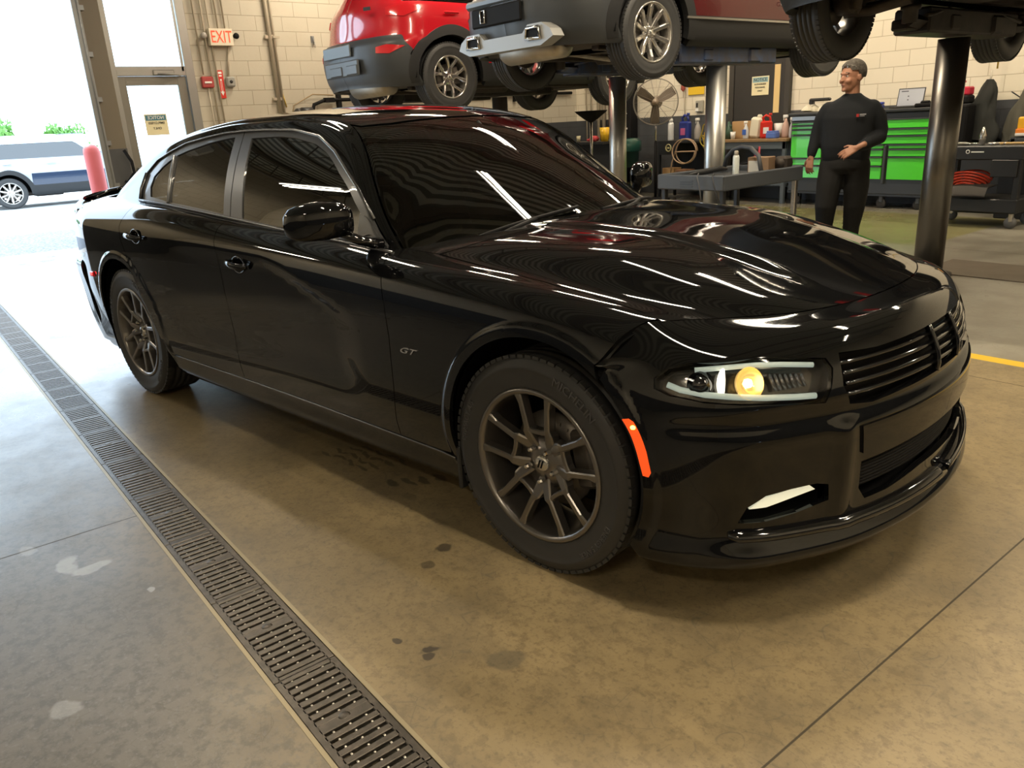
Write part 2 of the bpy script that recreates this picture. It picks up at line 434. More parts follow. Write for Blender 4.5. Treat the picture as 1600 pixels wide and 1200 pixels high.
# ------------------------------------------------------------------ shared materials
def glassmat(name, tint, rough=.0, fres=1.5):
    m = bpy.data.materials.new(name); m.use_nodes = True; nt = m.node_tree; nt.nodes.clear()
    o = nt.nodes.new('ShaderNodeOutputMaterial'); mx = nt.nodes.new('ShaderNodeMixShader')
    t = nt.nodes.new('ShaderNodeBsdfTransparent'); g = nt.nodes.new('ShaderNodeBsdfGlossy'); f = nt.nodes.new('ShaderNodeFresnel')
    t.inputs[0].default_value = (*tint, 1); g.inputs['Roughness'].default_value = rough; f.inputs[0].default_value = fres
    nt.links.new(f.outputs[0], mx.inputs[0]); nt.links.new(t.outputs[0], mx.inputs[1]); nt.links.new(g.outputs[0], mx.inputs[2]); nt.links.new(mx.outputs[0], o.inputs[0])
    return m
M = {}
M['paint'] = nmat('black_car_paint', (.0035,.0037,.0042), .035, spec=.5)
M['red_paint'] = nmat('red_car_paint', (.52,.008,.018), .22, coat=1.0)
M['maroon_paint'] = nmat('dark_red_car_paint', (.085,.003,.006), .25, coat=.4)
M['grey_plastic'] = nmat('grey_bumper_plastic', (.045,.05,.056), .42)
M['clad'] = nmat('black_cladding_plastic', (.018,.019,.021), .5)
M['dark'] = nmat('matte_black', (.006,.006,.007), .7, spec=.2)
M['trim'] = nmat('dark_satin_trim', (.16,.165,.175), .25, metal=.8)
M['bpillar'] = nmat('grey_pillar_film', (.06,.062,.066), .3, coat=.4)
M['gloss_black'] = nmat('gloss_black_plastic', (.004,.004,.0045), .08, coat=.6)
M['glass_side'] = glassmat('tinted_side_glass', (.04,.038,.036), fres=2.15)
M['glass_front'] = glassmat('windshield_glass', (.16,.18,.17), fres=2.0)
M['lens'] = glassmat('clear_lens', (.93,.94,.95), fres=1.45)
M['rubber'] = nmat('tyre_rubber', (.032,.033,.035), .55, spec=.5, noise=(9,.25,(.045,.045,.045)))
M['alloy'] = nmat('dark_bronze_alloy', (.24,.226,.215), .28, metal=.85)
M['silver'] = nmat('silver_alloy', (.62,.60,.57), .22, metal=.9)
M['chrome'] = nmat('chrome', (.8,.8,.8), .08, metal=1.)
M['steel'] = nmat('brushed_steel', (.42,.41,.39), .3, metal=.9)
M['disc'] = nmat('brake_disc_steel', (.16,.145,.13), .45, metal=.8)
M['amber'] = nmat('orange_marker_lens', (.85,.07,.01), .2, emit=(1,.10,.015), estr=.75)
M['amber_bulb'] = nmat('amber_bulb', (1,.4,.05), .3, emit=(1,.45,.06), estr=9)
M['red_lamp'] = nmat('red_lamp_lens', (.45,.01,.015), .15, emit=(1,.02,.03), estr=.15, coat=1)
M['red_bulb'] = nmat('red_bulb', (1,.02,.02), .3, emit=(1,.04,.04), estr=6)
M['drl'] = nmat('daylight_strip', (.62,.66,.60), .3, emit=(.80,.95,.80), estr=.30)
M['bulb'] = nmat('halogen_bulb', (1,.8,.4), .3, emit=(1,.78,.38), estr=7)
M['warm_reflector'] = nmat('lit_reflector_bowl', (.75,.52,.22), .18, metal=.9, emit=(1,.62,.18), estr=.55)
M['housing'] = nmat('dark_chrome_housing', (.07,.068,.063), .16, metal=.9)
M['fog'] = nmat('fog_lamp_lens', (.8,.8,.7), .2, emit=(1,.98,.70), estr=.55)
M['interior'] = nmat('dark_upholstery', (.013,.013,.014), .8)
M['badge'] = nmat('silver_badge', (.72,.73,.75), .25, metal=.8)
M['underbody'] = nmat('underbody_metal', (.035,.03,.027), .6, metal=.3, noise=(14,.3,(.07,.055,.045)))
M['muffler'] = nmat('muffler_steel', (.52,.49,.43), .38, metal=.7, noise=(8,.3,(.38,.34,.28)))
ARF = (.022, .400); ARR = (-3.058, .400)
def flare(P):
    P = P.copy(); side = np.abs(P[:, 1]) > .70
    for c in (ARF, ARR):
        d = np.hypot(P[:, 0]-c[0], P[:, 2]-c[1]); s = (1-sst(.418, .440, d))*sst(.17, .30, P[:, 2])
        P[:, 1] += .007*s*side
    return P
def fbody(x, v): return flare(body(x, v))
def ffas(s, t):
    P = flare(fascia(s, t)); s = np.broadcast_to(np.atleast_1d(np.asarray(s, float)), (len(P),)); t = np.broadcast_to(np.atleast_1d(np.asarray(t, float)), (len(P),))
    # splitter lip bulge along the chin and horizontal crease under the headlights
    b = .022*sst(2.2, 3.2, s)*np.exp(-((t-1.35)/.32)**2)
    c = -.010*sst(1.3, 2.0, s)*(np.exp(-((t-4.45)/.30)**2))
    # raised edge running down beside the central opening
    e = .014*np.exp(-((s-4.72)/.16)**2)*sst(1.6, 2.2, t)*(1-sst(4.0, 4.4, t))
    o = b+c+e; dirv = np.array([.85, .5, 0]); w = np.clip(s/7, 0, 1)
    P[:, 0] += o*(.55+.45*w); P[:, 1] += o*(1-w)*.8
    return P
def vz(L): return [(x, float(v_of_z(x, z)[0])) for x, z in L]
def wz(L): return [(x, float(w_of_z(x, z)[0])) for x, z in L]
def arc(c, r, a0, a1, n=40): return [(c[0]+r*math.cos(math.radians(a0+(a1-a0)*i/n)), c[1]+r*math.sin(math.radians(a0+(a1-a0)*i/n))) for i in range(n+1)]
def arc_rings(c, radii, n=110, a0=-20, a1=200):
    L = [];
    for r in radii: L += arc(c, r, a0, a1, n)
    L = [p for p in L if p[1] > .2]
    xs = np.array([p[0] for p in L]); zs = np.array([p[1] for p in L])
    return list(zip(xs, v_of_z(xs, zs)))
RINGS = (.402, .416, .423, .429, .435, .442, .450)
def text_geo(s, size):
    cu = bpy.data.curves.new('glyphs', 'FONT'); cu.body = s; cu.size = size; cu.extrude = .0012; cu.align_x = 'CENTER'; cu.resolution_u = 2
    t = bpy.data.objects.new('glyphs', cu); COL.objects.link(t); dg = bpy.context.evaluated_depsgraph_get(); dg.update()
    me = t.evaluated_get(dg).to_mesh(); V = [tuple(v.co) for v in me.vertices]; F = [tuple(p.vertices) for p in me.polygons]
    t.evaluated_get(dg).to_mesh_clear(); bpy.data.objects.remove(t); bpy.data.curves.remove(cu); return V, F
# ------------------------------------------------------------------ wheels
def tyre_mesh(R, W, rim, n=72, grooves=4):
    h = W/2
    pr = [(rim-.012, -h*.80), (rim+.002, -h*.93), (rim+.015, -h*.97), (rim+(R-rim)*.42, -h*1.04), (rim+(R-rim)*.62, -h*1.03), (rim+(R-rim)*.64, -h*1.045), (rim+(R-rim)*.70, -h*1.02), (rim+(R-rim)*.86, -h*.96), (R-.006, -h*.87), (R-.001, -h*.80)]
    tw = h*.78; segs = grooves+1
    for g in range(grooves):
        y = -tw+2*tw*(g+1)/segs; pr += [(R, y-.006), (R-.008, y-.0045), (R-.008, y+.0045), (R, y+.006)]
    pr += [(R-.001, h*.80), (R-.006, h*.87), (rim+(R-rim)*.7, h*1.0), (rim+(R-rim)*.4, h*1.03), (rim+.01, h*.95), (rim-.012, h*.80)]
    m = MB(); m.lathe(pr, n, 'y')
    # tread sipes as shallow blocks on both shoulders
    for k in range(n):
        a = 2*PI*(k+.5)/n
        for sg in (-1, 1):
            c = (R*math.cos(a)*1.0, sg*h*.84, R*math.sin(a)*1.0)
            m.box((math.cos(a)*(R-.004), sg*h*.83, math.sin(a)*(R-.004)), (.011, h*.20, 2*PI*R/n*.74), rot=(0, -a, 0))
    return m
def spoke(m, pts, depth=.022):
    """pts: (x, z, yface, width); outer face towards -y, bevelled top"""
    n = len(pts); P = [Vector((p[0], 0, p[1])) for p in pts]; rows = []
    for i, p in enumerate(pts):
        t = (P[min(i+1, n-1)]-P[max(i-1, 0)]).normalized(); s = Vector((-t.z, 0, t.x)); w = p[3]/2; y = p[2]; c = P[i]
        rows.append([c+s*w*1.25+Vector((0, y+depth, 0)), c+s*w+Vector((0, y+.004, 0)), c+s*w*.62+Vector((0, y, 0)), c-s*w*.62+Vector((0, y, 0)), c-s*w+Vector((0, y+.004, 0)), c-s*w*1.25+Vector((0, y+depth, 0))])
    m.grid(rows, sm=False, closed=True); k = len(m.v)-n*6
    m.f += [tuple(k+i for i in range(6)), tuple(k+(n-1)*6+i for i in range(6))[::-1]]; m.sm += [False]*2; m.mi += [0]*2
def pol(r, a): return (r*math.sin(math.radians(a)), r*math.cos(math.radians(a)))
def make_wheel(parent, name, x, y, left, R, W, rimr, style, mat, rot=0., lug=True, michelin=False, steer=0., z=None, cap=None):
    h = W/2; m = MB()
    m.lathe([(rimr+.004, -h*.90), (rimr+.006, -h*.97), (rimr-.001, -h*1.0), (rimr-.010, -h*.985), (rimr-.016, -h*.88), (rimr-.022, -h*.5), (rimr-.04, h*.1), (rimr-.03, h*.55), (rimr-.008, h*.8), (rimr+.004, h*.86)], 64, 'y')
    yo = -h*.90; yi = -h*.62
    if style == 'hex':
        for u in range(5):
            a = rot+72*u
            for sg in (-1, 1):
                L = [(*pol(rimr-.010, a+sg*15), yo-.004, .030), (*pol(rimr*.82, a+sg*15), yo, .021), (*pol(rimr*.52, a+sg*19), yo+.006, .022), (*pol(rimr*.46, a+sg*23), yo+.008, .032), (*pol(rimr*.24, a+sg*36), yi-.002, .046)]
                spoke(m, L, .03)
            spoke(m, [(*pol(rimr*.485, a-20), yo+.009, .018), (*pol(rimr*.44, a-8), yo+.010, .016), (*pol(rimr*.44, a+8), yo+.010, .016), (*pol(rimr*.485, a+20), yo+.009, .018)], .028)
    elif style == 'y5':
        for u in range(5):
            a = rot+72*u; spoke(m, [(*pol(rimr*.12, a), yi, .06), (*pol(rimr*.5, a), yi-.004, .042)], .04)
            for sg in (-1, 1): spoke(m, [(*pol(rimr*.42, a+sg*4), yi, .03), (*pol(rimr*.74, a+sg*15), yo+.008, .028), (*pol(rimr-.008, a+sg*19), yo, .034)], .03)
    else:
        for u in range(10):
            a = rot+36*u; spoke(m, [(*pol(rimr*.15, a), yi, .030), (*pol(rimr*.55, a+(0 if u % 2 else 0)), yi-.01, .034), (*pol(rimr*.8, a), yo+.004, .040), (*pol(rimr-.008, a), yo, .020)], .03)
    m.lathe([(0, yi-.002), (rimr*.13, yi-.002), (rimr*.34, yi+.004), (rimr*.36, yi+.035), (rimr*.2, yi+.05)], 30, 'y')
    hz = R if z is None else z
    w = m.build(name, mat, parent, loc=(x, y, hz)); w.rotation_euler = (0, 0, (PI if left else 0)+steer)
    t = tyre_mesh(R, W, rimr).build('tire', M['rubber'], w)
    if michelin:
        tm = MB()
        for txt, ac, sz, rr in (('MICHELIN', 33, .040, rimr+.053), ('ENERGY SAVER', 128, .026, rimr+.05), ('PRIMACY A/S', -72, .028, rimr+.05)):
            V, F = text_geo(txt, sz); q = []
            for vx, vy, vzz in V:
                a = math.radians(ac)+vx/(rr+.01); r_ = rr+vy; q.append((r_*math.sin(a), -h*1.043-vzz-.0003*0, r_*math.cos(a)))
            tm.add(q, [f for f in F])
        tm.build('sidewall_lettering', nmat('raised_rubber', (.085,.085,.09), .45), w)
    d = MB().lathe([(.05, -.02), (rimr*.63, -.02), (rimr*.63, 0), (.05, 0)], 40, 'y')
    for k in range(24): a = 2*PI*k/24; d.box((math.cos(a)*rimr*.5, -.0205, math.sin(a)*rimr*.5), (.012, .002, .004), rot=(0, -a, 0))
    d.lathe([(0, -.03), (.07, -.03), (.075, 0)], 20, 'y')
    d.build('brake_disc', M['disc'], w)
    MB().box((rimr*.52, -.012, rimr*.12), (.075, .06, .19), rot=(0, -.2, 0), bev=.012).build('brake_caliper', M['disc'], w)
    if lug:
        for k in range(5):
            a = rot+36+72*k; p = pol(rimr*.225, a); c = (p[0], 0, p[1])
            MB().lathe([(0, yi-.030), (.006, -.0+yi-.029), (.0095, yi-.022), (.010, yi-.004)], 6, 'y', c=c, sm=False).build('lug_nut', M['chrome'], w)
    cc = MB().lathe([(0, yi-.016), (.022, yi-.015), (.027, yi-.011), (.029, yi)], 28, 'y')
    c = cc.build('center_cap', M['silver'], w)
    if michelin:
        q = MB()
        for dx in (-.007, .005): q.prism([(dx-.008, -.014), (dx-.001, -.014), (dx+.010, .014), (dx+.003, .014)], yi-.0162, yi-.0150, 'y')
        q.build('cap_stripes', M['dark'], w)
    return w
# ------------------------------------------------------------------ the black sedan
car = empty('sedan_car', (0,0,0), math.radians(8), 'glossy black four-door sedan with bronze-grey alloy wheels and lit headlight beside the floor drain', 'car')
BOTH = (-1, 1)
_fs = [tuple(p) for p in fascia(np.linspace(7, 2.62, 24), 8)]        # hood leading edge, centre -> corner
hood_front = [(p[0], float(v_of_y(p[0], p[1], 6.5)[0])) for p in _fs[1:]]; hood_front = [(_fs[0][0], 13.0)]+hood_front
hood_side = [(.30, 8.25), (.142, 8.52), (-.125, 8.70), (-.392, 8.97), (-.60, 9.15)]
hood_rear = [(-.50, 9.9), (-.44, 10.5), (-.40, 11.2), (-.375, 12.1), (-.365, 13.0)]
m = MB(); panel(m, fbody, hood_front+hood_side+hood_rear, bs=.16, st=.022, sides=BOTH, ref=(0, 0, 1))
hood = m.build('hood', M['paint'], car)
fshut = [(p[0], float(v_of_z(p[0], p[2])[0])) for p in fascia(np.linspace(1.0, 2.55, 12), 8)]
_arcf = [p for p in arc(ARF, .389, 197, 51.5, 60)]
fender = vz([(-.70, .290), (-.345, .290)])+vz([p for p in _arcf if p[1] > .292])+fshut+hood_side+[(-.68, 9.2), (-.76, 9.0), (-.745, 8.3)]+vz([(-.70, .905), (-.672, .80), (-.660, .69), (-.672, .5), (-.695, .36)])
for sd in BOTH: m = MB(); panel(m, fbody, fender, st=.02, sides=(sd,), extra=arc_rings(ARF, RINGS), ref=(0, 1, .3)); m.build('front_fender', M['paint'], car)
_fsl = [(p[0], float(v_of_z(p[0], p[2])[0])) for p in fascia(np.linspace(1.0, 2.55, 10), 8)]
for sd in BOTH: m = MB(); panel(m, fbody, [(a-.03, b) for a, b in _fsl]+[(a+.012, b-.05) for a, b in _fsl[::-1]], st=.012, sides=(sd,), inset=.011, flange=0, ref=(0, 1, .3)); m.build('fender_flange', M['paint'], car)
# front fascia with openings for lamps, grille and intakes
HL = [(1.50,6.40),(1.87,6.72),(2.3,6.78),(3.5,6.52),(4.565,6.12),(4.61,5.78),(4.50,5.2),(4.38,4.80),(3.957,4.88),(3.418,5.0),(2.88,5.13),(2.34,5.28),(1.71,5.66),(1.45,6.02)]
FOG = [(3.067,2.63),(3.395,2.88),(3.85,2.95),(4.284,2.97),(4.472,2.90),(4.50,2.52),(4.0,2.36),(3.418,2.26),(2.926,2.27)]
GR = [(4.79,6.22),(5.40,6.12),(6.0,6.15),(7,6.18),(7,4.62),(5.8,4.56),(5.197,4.50),(4.80,4.62),(4.70,5.2)]
IN = [(5.02,3.22),(5.9,3.27),(7,3.30),(7,2.45),(6.3,2.42),(5.57,2.25),(5.17,2.25),(5.03,2.6)]
_gs, _gt = np.meshgrid(np.linspace(0, 2.4, 121), np.linspace(0, 8, 161)); _gs = _gs.ravel(); _gt = _gt.ravel(); _gP = fascia(_gs, _gt)
def st_of(x, z):
    i = int(np.argmin((_gP[:, 0]-x)**2+(_gP[:, 2]-z)**2)); q = np.array([_gs[i], _gt[i]])
    for _ in range(3):
        P0 = fascia(q[0], q[1])[0]; Ps = fascia(q[0]+.01, q[1])[0]; Pt = fascia(q[0], q[1]+.01)[0]
        J = np.array([[(Ps[0]-P0[0])/.01, (Pt[0]-P0[0])/.01], [(Ps[2]-P0[2])/.01, (Pt[2]-P0[2])/.01]])
        try: dq = np.linalg.solve(J, [x-P0[0], z-P0[2]])
        except Exception: break
        q = q+np.clip(dq, -.1, .1)
    return (float(np.clip(q[0], 0, 7)), float(np.clip(q[1], 0, 8)))
s_arc = [st_of(*p) for p in arc(ARF, .389, 51.5, -26, 40) if p[1] > .172]
top = [(s, 8.0) for s in np.linspace(7, 1.0, 30)]
fas = top+s_arc+[(1.35, 0.4), (1.5, 0.0), (7, 0.0), (7, 2.45)]+IN[4:]+IN[:2]+[(7, 3.30), (7, 4.62)]+GR[5:]+GR[:3]+[(7, 6.18)]
ring_s = [st_of(*p) for r in RINGS for p in arc(ARF, r, 48, -24, 44) if p[1] > .2]
m = MB(); panel(m, ffas, fas, bs=.9, st=.075, holes=[HL, FOG], extra=ring_s, sides=BOTH, ref=(1, .6, 0), hb=.01, flange=.02)
# s is not metric: resample finely instead
fascia_mb = m
front_bumper = m.build('front_bumper', M['paint'], car)
# inner dark shell behind the openings
m = MB(); panel(m, ffas, [(1.6, .3), (7, .3), (7, 7.3), (1.6, 7.3)], bs=.9, st=.12, sides=BOTH, inset=.09, flange=0, ref=(1, .6, 0), hb=.01); m.build('bumper_core', M['dark'], car)
# headlights
def fpt(s, t, inset=0., sd=-1):
    P = ffas(np.array([s]), np.array([t]))[0]; N = surf_normals(ffas, np.array([float(s)]), np.array([float(t)]), hb=.01)[0]
    if N[0] < 0: N = -N
    P = P-N*inset; return Vector((P[0], sd*P[1], P[2])), Vector((N[0], sd*N[1], N[2]))
def shrink(poly, k):
    c = np.mean(np.array(poly), 0); return [tuple(c+(np.array(p)-c)*k) for p in poly]
for sd in BOTH:
    m = MB(); panel(m, ffas, HL, bs=.9, st=.09, sides=(sd,), inset=.048, flange=-.05, gap=0, ref=(1, .6, 0), hb=.01)
    h = m.build('headlight', M['housing'], car)
    m = MB(); panel(m, ffas, HL, bs=.9, st=.09, sides=(sd,), inset=.002, flange=0, ref=(1, .6, 0), hb=.01); m.build('lens_cover', M['lens'], h)
    # daylight strip: C shape following the outline
    path = [(4.40,6.02),(3.9,6.20),(3.5,6.34),(2.9,6.50),(2.35,6.58)]
    m = MB(); m.tube([fpt(s, t, .016, sd)[0] for s, t in path], .0075, 8); m.build('daylight_strip', M['drl'], h)
    path = [(1.72,6.12),(1.95,5.85),(2.4,5.55),(2.9,5.37),(3.4,5.22),(3.95,5.08),(4.28,5.02)]
    m = MB(); m.tube([fpt(s, t, .014, sd)[0] for s, t in path], .0085, 8); m.build('daylight_strip', M['drl'], h)
    # projector + bowl
    for (s, t, r, mat, nm) in ((3.18, 5.80, .044, 'warm_reflector', 'reflector_bowl'), (2.35, 6.0, .036, 'gloss_black', 'projector')):
        c, n = fpt(s, t, .034, sd); n = (n+Vector((.8, 0, 0))).normalized()
        m = MB(); prof = [(r, .030), (r*.92, .018), (r*.6, .004), (r*.2, -.004), (0, -.005)] if nm == 'reflector_bowl' else [(r, .0), (r, .015), (r*.8, .020), (r*.7, .026), (r*.4, .034), (0, .037)]
        m.lathe(prof, 28); b = m.build(nm, M[mat], h, loc=c); b.rotation_euler = n.to_track_quat('Z', 'Y').to_euler()
        if nm == 'reflector_bowl':
            m = MB(); m.lathe([(0, -.012), (.010, -.008), (.013, 0), (.010, .010), (0, .014)], 16); q = m.build('bulb', M['bulb'], h, loc=c+n*.02)
    c, n = fpt(2.78, 5.95, .030, sd)
    m = MB(); pts = []
    for k in range(9):
        a = math.radians(-62+124*k/8); pts.append(c+Vector((0.004*math.cos(a), -sd*(-.028*math.cos(a)+.02), .046*math.sin(a))))
    m.tube(pts, [.003+.009*math.sin(PI*k/8) for k in range(9)], 8); m.build('lit_crescent', nmat('lit_crescent', (1,.95,.8), .3, emit=(1,.93,.74), estr=2.6), h)
    # ribbed inner section
    m = MB()
    for k in range(7):
        a, _ = fpt(3.72+.085*k, 6.0-.03*k, .035, sd); b, _ = fpt(3.72+.085*k, 5.35, .035, sd); m.cyl(a, b, .006, 6)
    m.build('turn_signal_ribs', M['trim'], h)
    # fog lamp
    m = MB(); panel(m, ffas, FOG, bs=.9, st=.09, sides=(sd,), inset=.07, flange=-.072, gap=0, ref=(1, .6, 0), hb=.01); f_ = m.build('fog_light', M['gloss_black'], car)
    m = MB(); panel(m, ffas, [(3.16,2.50),(3.40,2.74),(3.85,2.84),(4.25,2.87),(4.36,2.74),(4.0,2.64),(3.5,2.50)], bs=.9, st=.07, sides=(sd,), inset=.022, flange=.03, gap=0, ref=(1, .6, 0), hb=.01); m.build('lit_strip', M['fog'], f_)
    # side marker
    m = MB(); panel(m, ffas, [(.82,4.60),(.93,4.66),(1.02,4.55),(1.13,4.2),(1.28,3.72),(1.37,3.32),(1.33,3.24),(1.22,3.25),(1.10,3.70),(.98,4.1)], bs=.9, st=.05, sides=(sd,), inset=-.004, flange=.012, gap=0, ref=(1, .6, 0), hb=.01); mk_ = m.build('side_marker_lamp', M['amber'], car)
    c, n = fpt(1.03, 4.35, -.005, sd); m = MB(); m.lathe([(0, -.006), (.006, -.004), (.008, 0), (.006, .004), (0, .006)], 12); m.build('bulb', M['amber_bulb'], mk_, loc=c)
# grille: slats, crosshair bars
m = MB(); gcore = []
panel(m, ffas, [(4.6,4.35),(7,4.35),(7,6.4),(4.6,6.4)], bs=.9, st=.12, sides=BOTH, inset=.055, flange=0, ref=(1, .2, 0), hb=.01)
grille = m.build('grille', M['dark'], car)
for tt in (4.86, 5.22, 5.58, 5.94):
    m = MB(); m.tube([fpt(s, tt, .018, -1)[0] for s in np.linspace(4.78, 7, 16)]+[fpt(s, tt, .018, 1)[0] for s in np.linspace(6.85, 4.78, 15)], .011, 8, flat=.6, up=(0, 0, 1)); m.build('grille_slat', M['gloss_black'], grille)
for sd in BOTH:
    m = MB(); a = [fpt(6.62, t, .006, sd)[0] for t in np.linspace(4.6, 6.2, 8)]; m.tube(a, .015, 8, flat=.6); m.build('crosshair_bar', M['gloss_black'], grille)
m = MB()
for k in range(9):
    tt = 2.5+.085*k; m.tube([fpt(s, tt, .03, -1)[0] for s in np.linspace(5.06, 7, 12)]+[fpt(s, tt, .03, 1)[0] for s in np.linspace(6.85, 5.06, 11)], .005, 6)
m.build('lower_intake_mesh', M['dark'], car)
for sd in BOTH: m = MB(); m.tube([fpt(s, 1.95-.10*(s-2.8)/2.2 if s < 5 else 1.85-.05*(s-5), -.006, sd)[0] for s in np.linspace(2.75, 6.98, 26)], [.006]+[.013]*24+[.013], 8, flat=1.6, up=(0, 0, 1) if 0 else None); m.build('splitter_lip', M['gloss_black'], car)
# licence plate pad on the band
m = MB(); panel(m, ffas, [(5.0,3.42),(7,3.46),(7,4.02),(4.96,4.0)], bs=.9, st=.12, sides=BOTH, inset=-.006, flange=.012, gap=0, ref=(1, .2, 0), hb=.01); m.build('bumper_center_band', M['paint'], car)
# rocker, doors, quarter panel
rock = vz([(-2.66, .283), (-2.62, .19), (-.40, .19), (-.40, .278)]); rock = [(-2.66, 2.0), (-2.60, .3), (-.42, .3), (-.36, 2.0)]
for sd in BOTH: m = MB(); panel(m, fbody, rock, sides=(sd,), st=.03); m.build('rocker_panel', M['paint'], car)
for sd in BOTH: rk = MB(); P = fbody(np.linspace(-2.62, -.38, 30), np.full(30, 2.04)); rk.tube([(p[0], sd*(p[1]+.002), p[2]) for p in P], .004, 6); rk.build('sill_trim', M['trim'], car)
F_gap = [(-.745, 8.3)]+vz([(-.70, .905), (-.672, .80), (-.660, .69), (-.672, .5), (-.695, .36), (-.70, .290)])
R_gap = vz([(-1.895, .290), (-1.885, .40), (-1.893, .60), (-1.905, .78), (-1.93, .93), (-1.965, 1.0)])
Q_gap = vz([(-2.64, .290), (-2.70, .40), (-2.755, .52), (-2.83, .68), (-2.89, .80), (-2.945, .90), (-2.962, .97), (-2.95, 1.02)])
front_door = F_gap+R_gap+[(-1.965, 9.2), (-.80, 9.2)]
rear_door = [p for p in R_gap][::-1]+Q_gap+[(-2.95, 9.2), (-1.965, 9.2)]
quarter = Q_gap[::-1]
_arcr = arc(ARR, .389, -16, 200, 70)
quarter = vz([(-2.665, .290)])+vz([p for p in _arcr if p[1] > .29])+[(-3.475, 2.0), (-3.49, .6), (-3.62, .6), (-3.70, 2.0)]+vz([(-3.74, .5), (-3.76, .7), (-3.755, .95)])+[(-3.72, 8.6), (-3.70, 9.6), (-2.95, 9.6)]+Q_gap[::-1]
for sd in BOTH: m = MB(); panel(m, fbody, quarter, sides=(sd,), st=.022, extra=arc_rings(ARR, RINGS)); m.build('rear_quarter_panel', M['paint'], car)
def trim_z(x): return np.interp(x, [-3.02, -2.66, -2.0, -1.5, -.85, -.7], [1.092, 1.078, 1.040, 1.008, .975, .965])
Oup = [(-3.045, 1.15), (-3.026, 1.232), (-2.931, 1.297), (-2.80, 1.338), (-2.656, 1.376), (-2.45, 1.400), (-2.285, 1.415), (-2.096, 1.420), (-1.9, 1.419), (-1.655, 1.411), (-1.43, 1.380), (-1.273, 1.320), (-1.14, 1.245), (-1.038, 1.185), (-.90, 1.075), (-.80, .995)]
Olow = [(x, float(trim_z(x))-.012) for x in (-.74, -1.0, -1.5, -1.97, -2.3, -2.66, -2.9, -3.02)]
FG = [(-2.005, 1.386), (-1.80, 1.388), (-1.631, 1.379), (-1.448, 1.351), (-1.33, 1.312), (-1.20, 1.238), (-1.038, 1.130), (-.99, 1.095), (-.975, .992), (-1.5, 1.015), (-1.885, 1.04)]
RG = [(-2.648, 1.090), (-2.719, 1.318), (-2.6, 1.343), (-2.419, 1.371), (-2.28, 1.386), (-2.167, 1.394), (-2.065, 1.052)]
QG = [(-2.905, 1.112), (-2.935, 1.16), (-2.923, 1.214), (-2.85, 1.262), (-2.765, 1.302), (-2.687, 1.093)]
def hh(x, w): return house(x, w)
bsh = .13
# roof with pillars
cab = [(-.66, 4.75), (-.80, 4.78), (-1.10, 4.8), (-1.30, 4.82), (-1.245, 5.2), (-1.20, 6.2), (-1.175, 7.5), (-1.165, 9.0), (-2.93, 9.0), (-2.94, 7), (-2.97, 6.0), (-3.06, 5.2), (-3.5, 5.05), (-3.80, 5.0), (-3.86, 4.6), (-3.86, 0.0), (-3.08, 0.0)]+wz(Oup)+[(-.74, 3.4), (-.70, 4.0)]
m = MB(); panel(m, hh, cab, bs=bsh, st=.022, sides=BOTH, ref=(0, 1, 1), hb=.03); roof = m.build('roof', M['paint'], car)
for nm, poly in (('windshield', [ (-.80, 4.84), (-1.10, 4.86), (-1.29, 4.88), (-1.238, 5.25), (-1.193, 6.2), (-1.168, 7.5), (-1.158, 9.0), (-.335, 9.0), (-.345, 8), (-.375, 7), (-.44, 6.1), (-.55, 5.3), (-.61, 4.82)]),
                 ('rear_window', [(-2.94, 9.0), (-2.95, 7), (-2.98, 6.0), (-3.07, 5.25), (-3.5, 5.1), (-3.78, 5.05), (-3.80, 7), (-3.82, 9.0)])):
    m = MB(); panel(m, hh, poly, bs=bsh, st=.022, sides=BOTH, ref=(0, .3, 1), inset=.004, flange=0, hb=.03); ws = m.build(nm, M['glass_front' if nm == 'windshield' else 'glass_side'], car)
    m = MB(); 
    if nm == 'windshield':   # black ceramic border
        bd = [(-.56, 4.82), (-.80, 4.84), (-1.10, 4.86), (-1.29, 4.88), (-1.238, 5.25), (-1.193, 6.2), (-1.168, 7.5), (-1.158, 9.0), (-1.13, 9.0), (-1.14, 7.5), (-1.165, 6.2), (-1.20, 5.4), (-1.24, 5.12), (-1.08, 5.05), (-.80, 5.02), (-.56, 5.0)]
        panel(m, hh, bd, bs=bsh, st=.02, sides=BOTH, ref=(0, .3, 1), inset=.006, flange=0, hb=.03)
        bd = [(-.50, 4.95), (-.56, 5.0), (-.50, 6.0), (-.43, 7), (-.40, 8), (-.385, 9), (-.33, 9), (-.345, 8), (-.37, 7), (-.44, 6), (-.50, 5.2)]
        panel(m, hh, [(-.61, 4.84), (-.68, 4.86), (-.63, 5.3), (-.52, 6.0), (-.455, 7), (-.425, 8), (-.41, 9), (-.33, 9), (-.345, 8), (-.375, 7), (-.44, 6.1), (-.55, 5.3)], bs=bsh, st=.02, sides=BOTH, ref=(0, .3, 1), inset=.0065, flange=0, hb=.03)
        m.build('ceramic_border', M['dark'], ws)
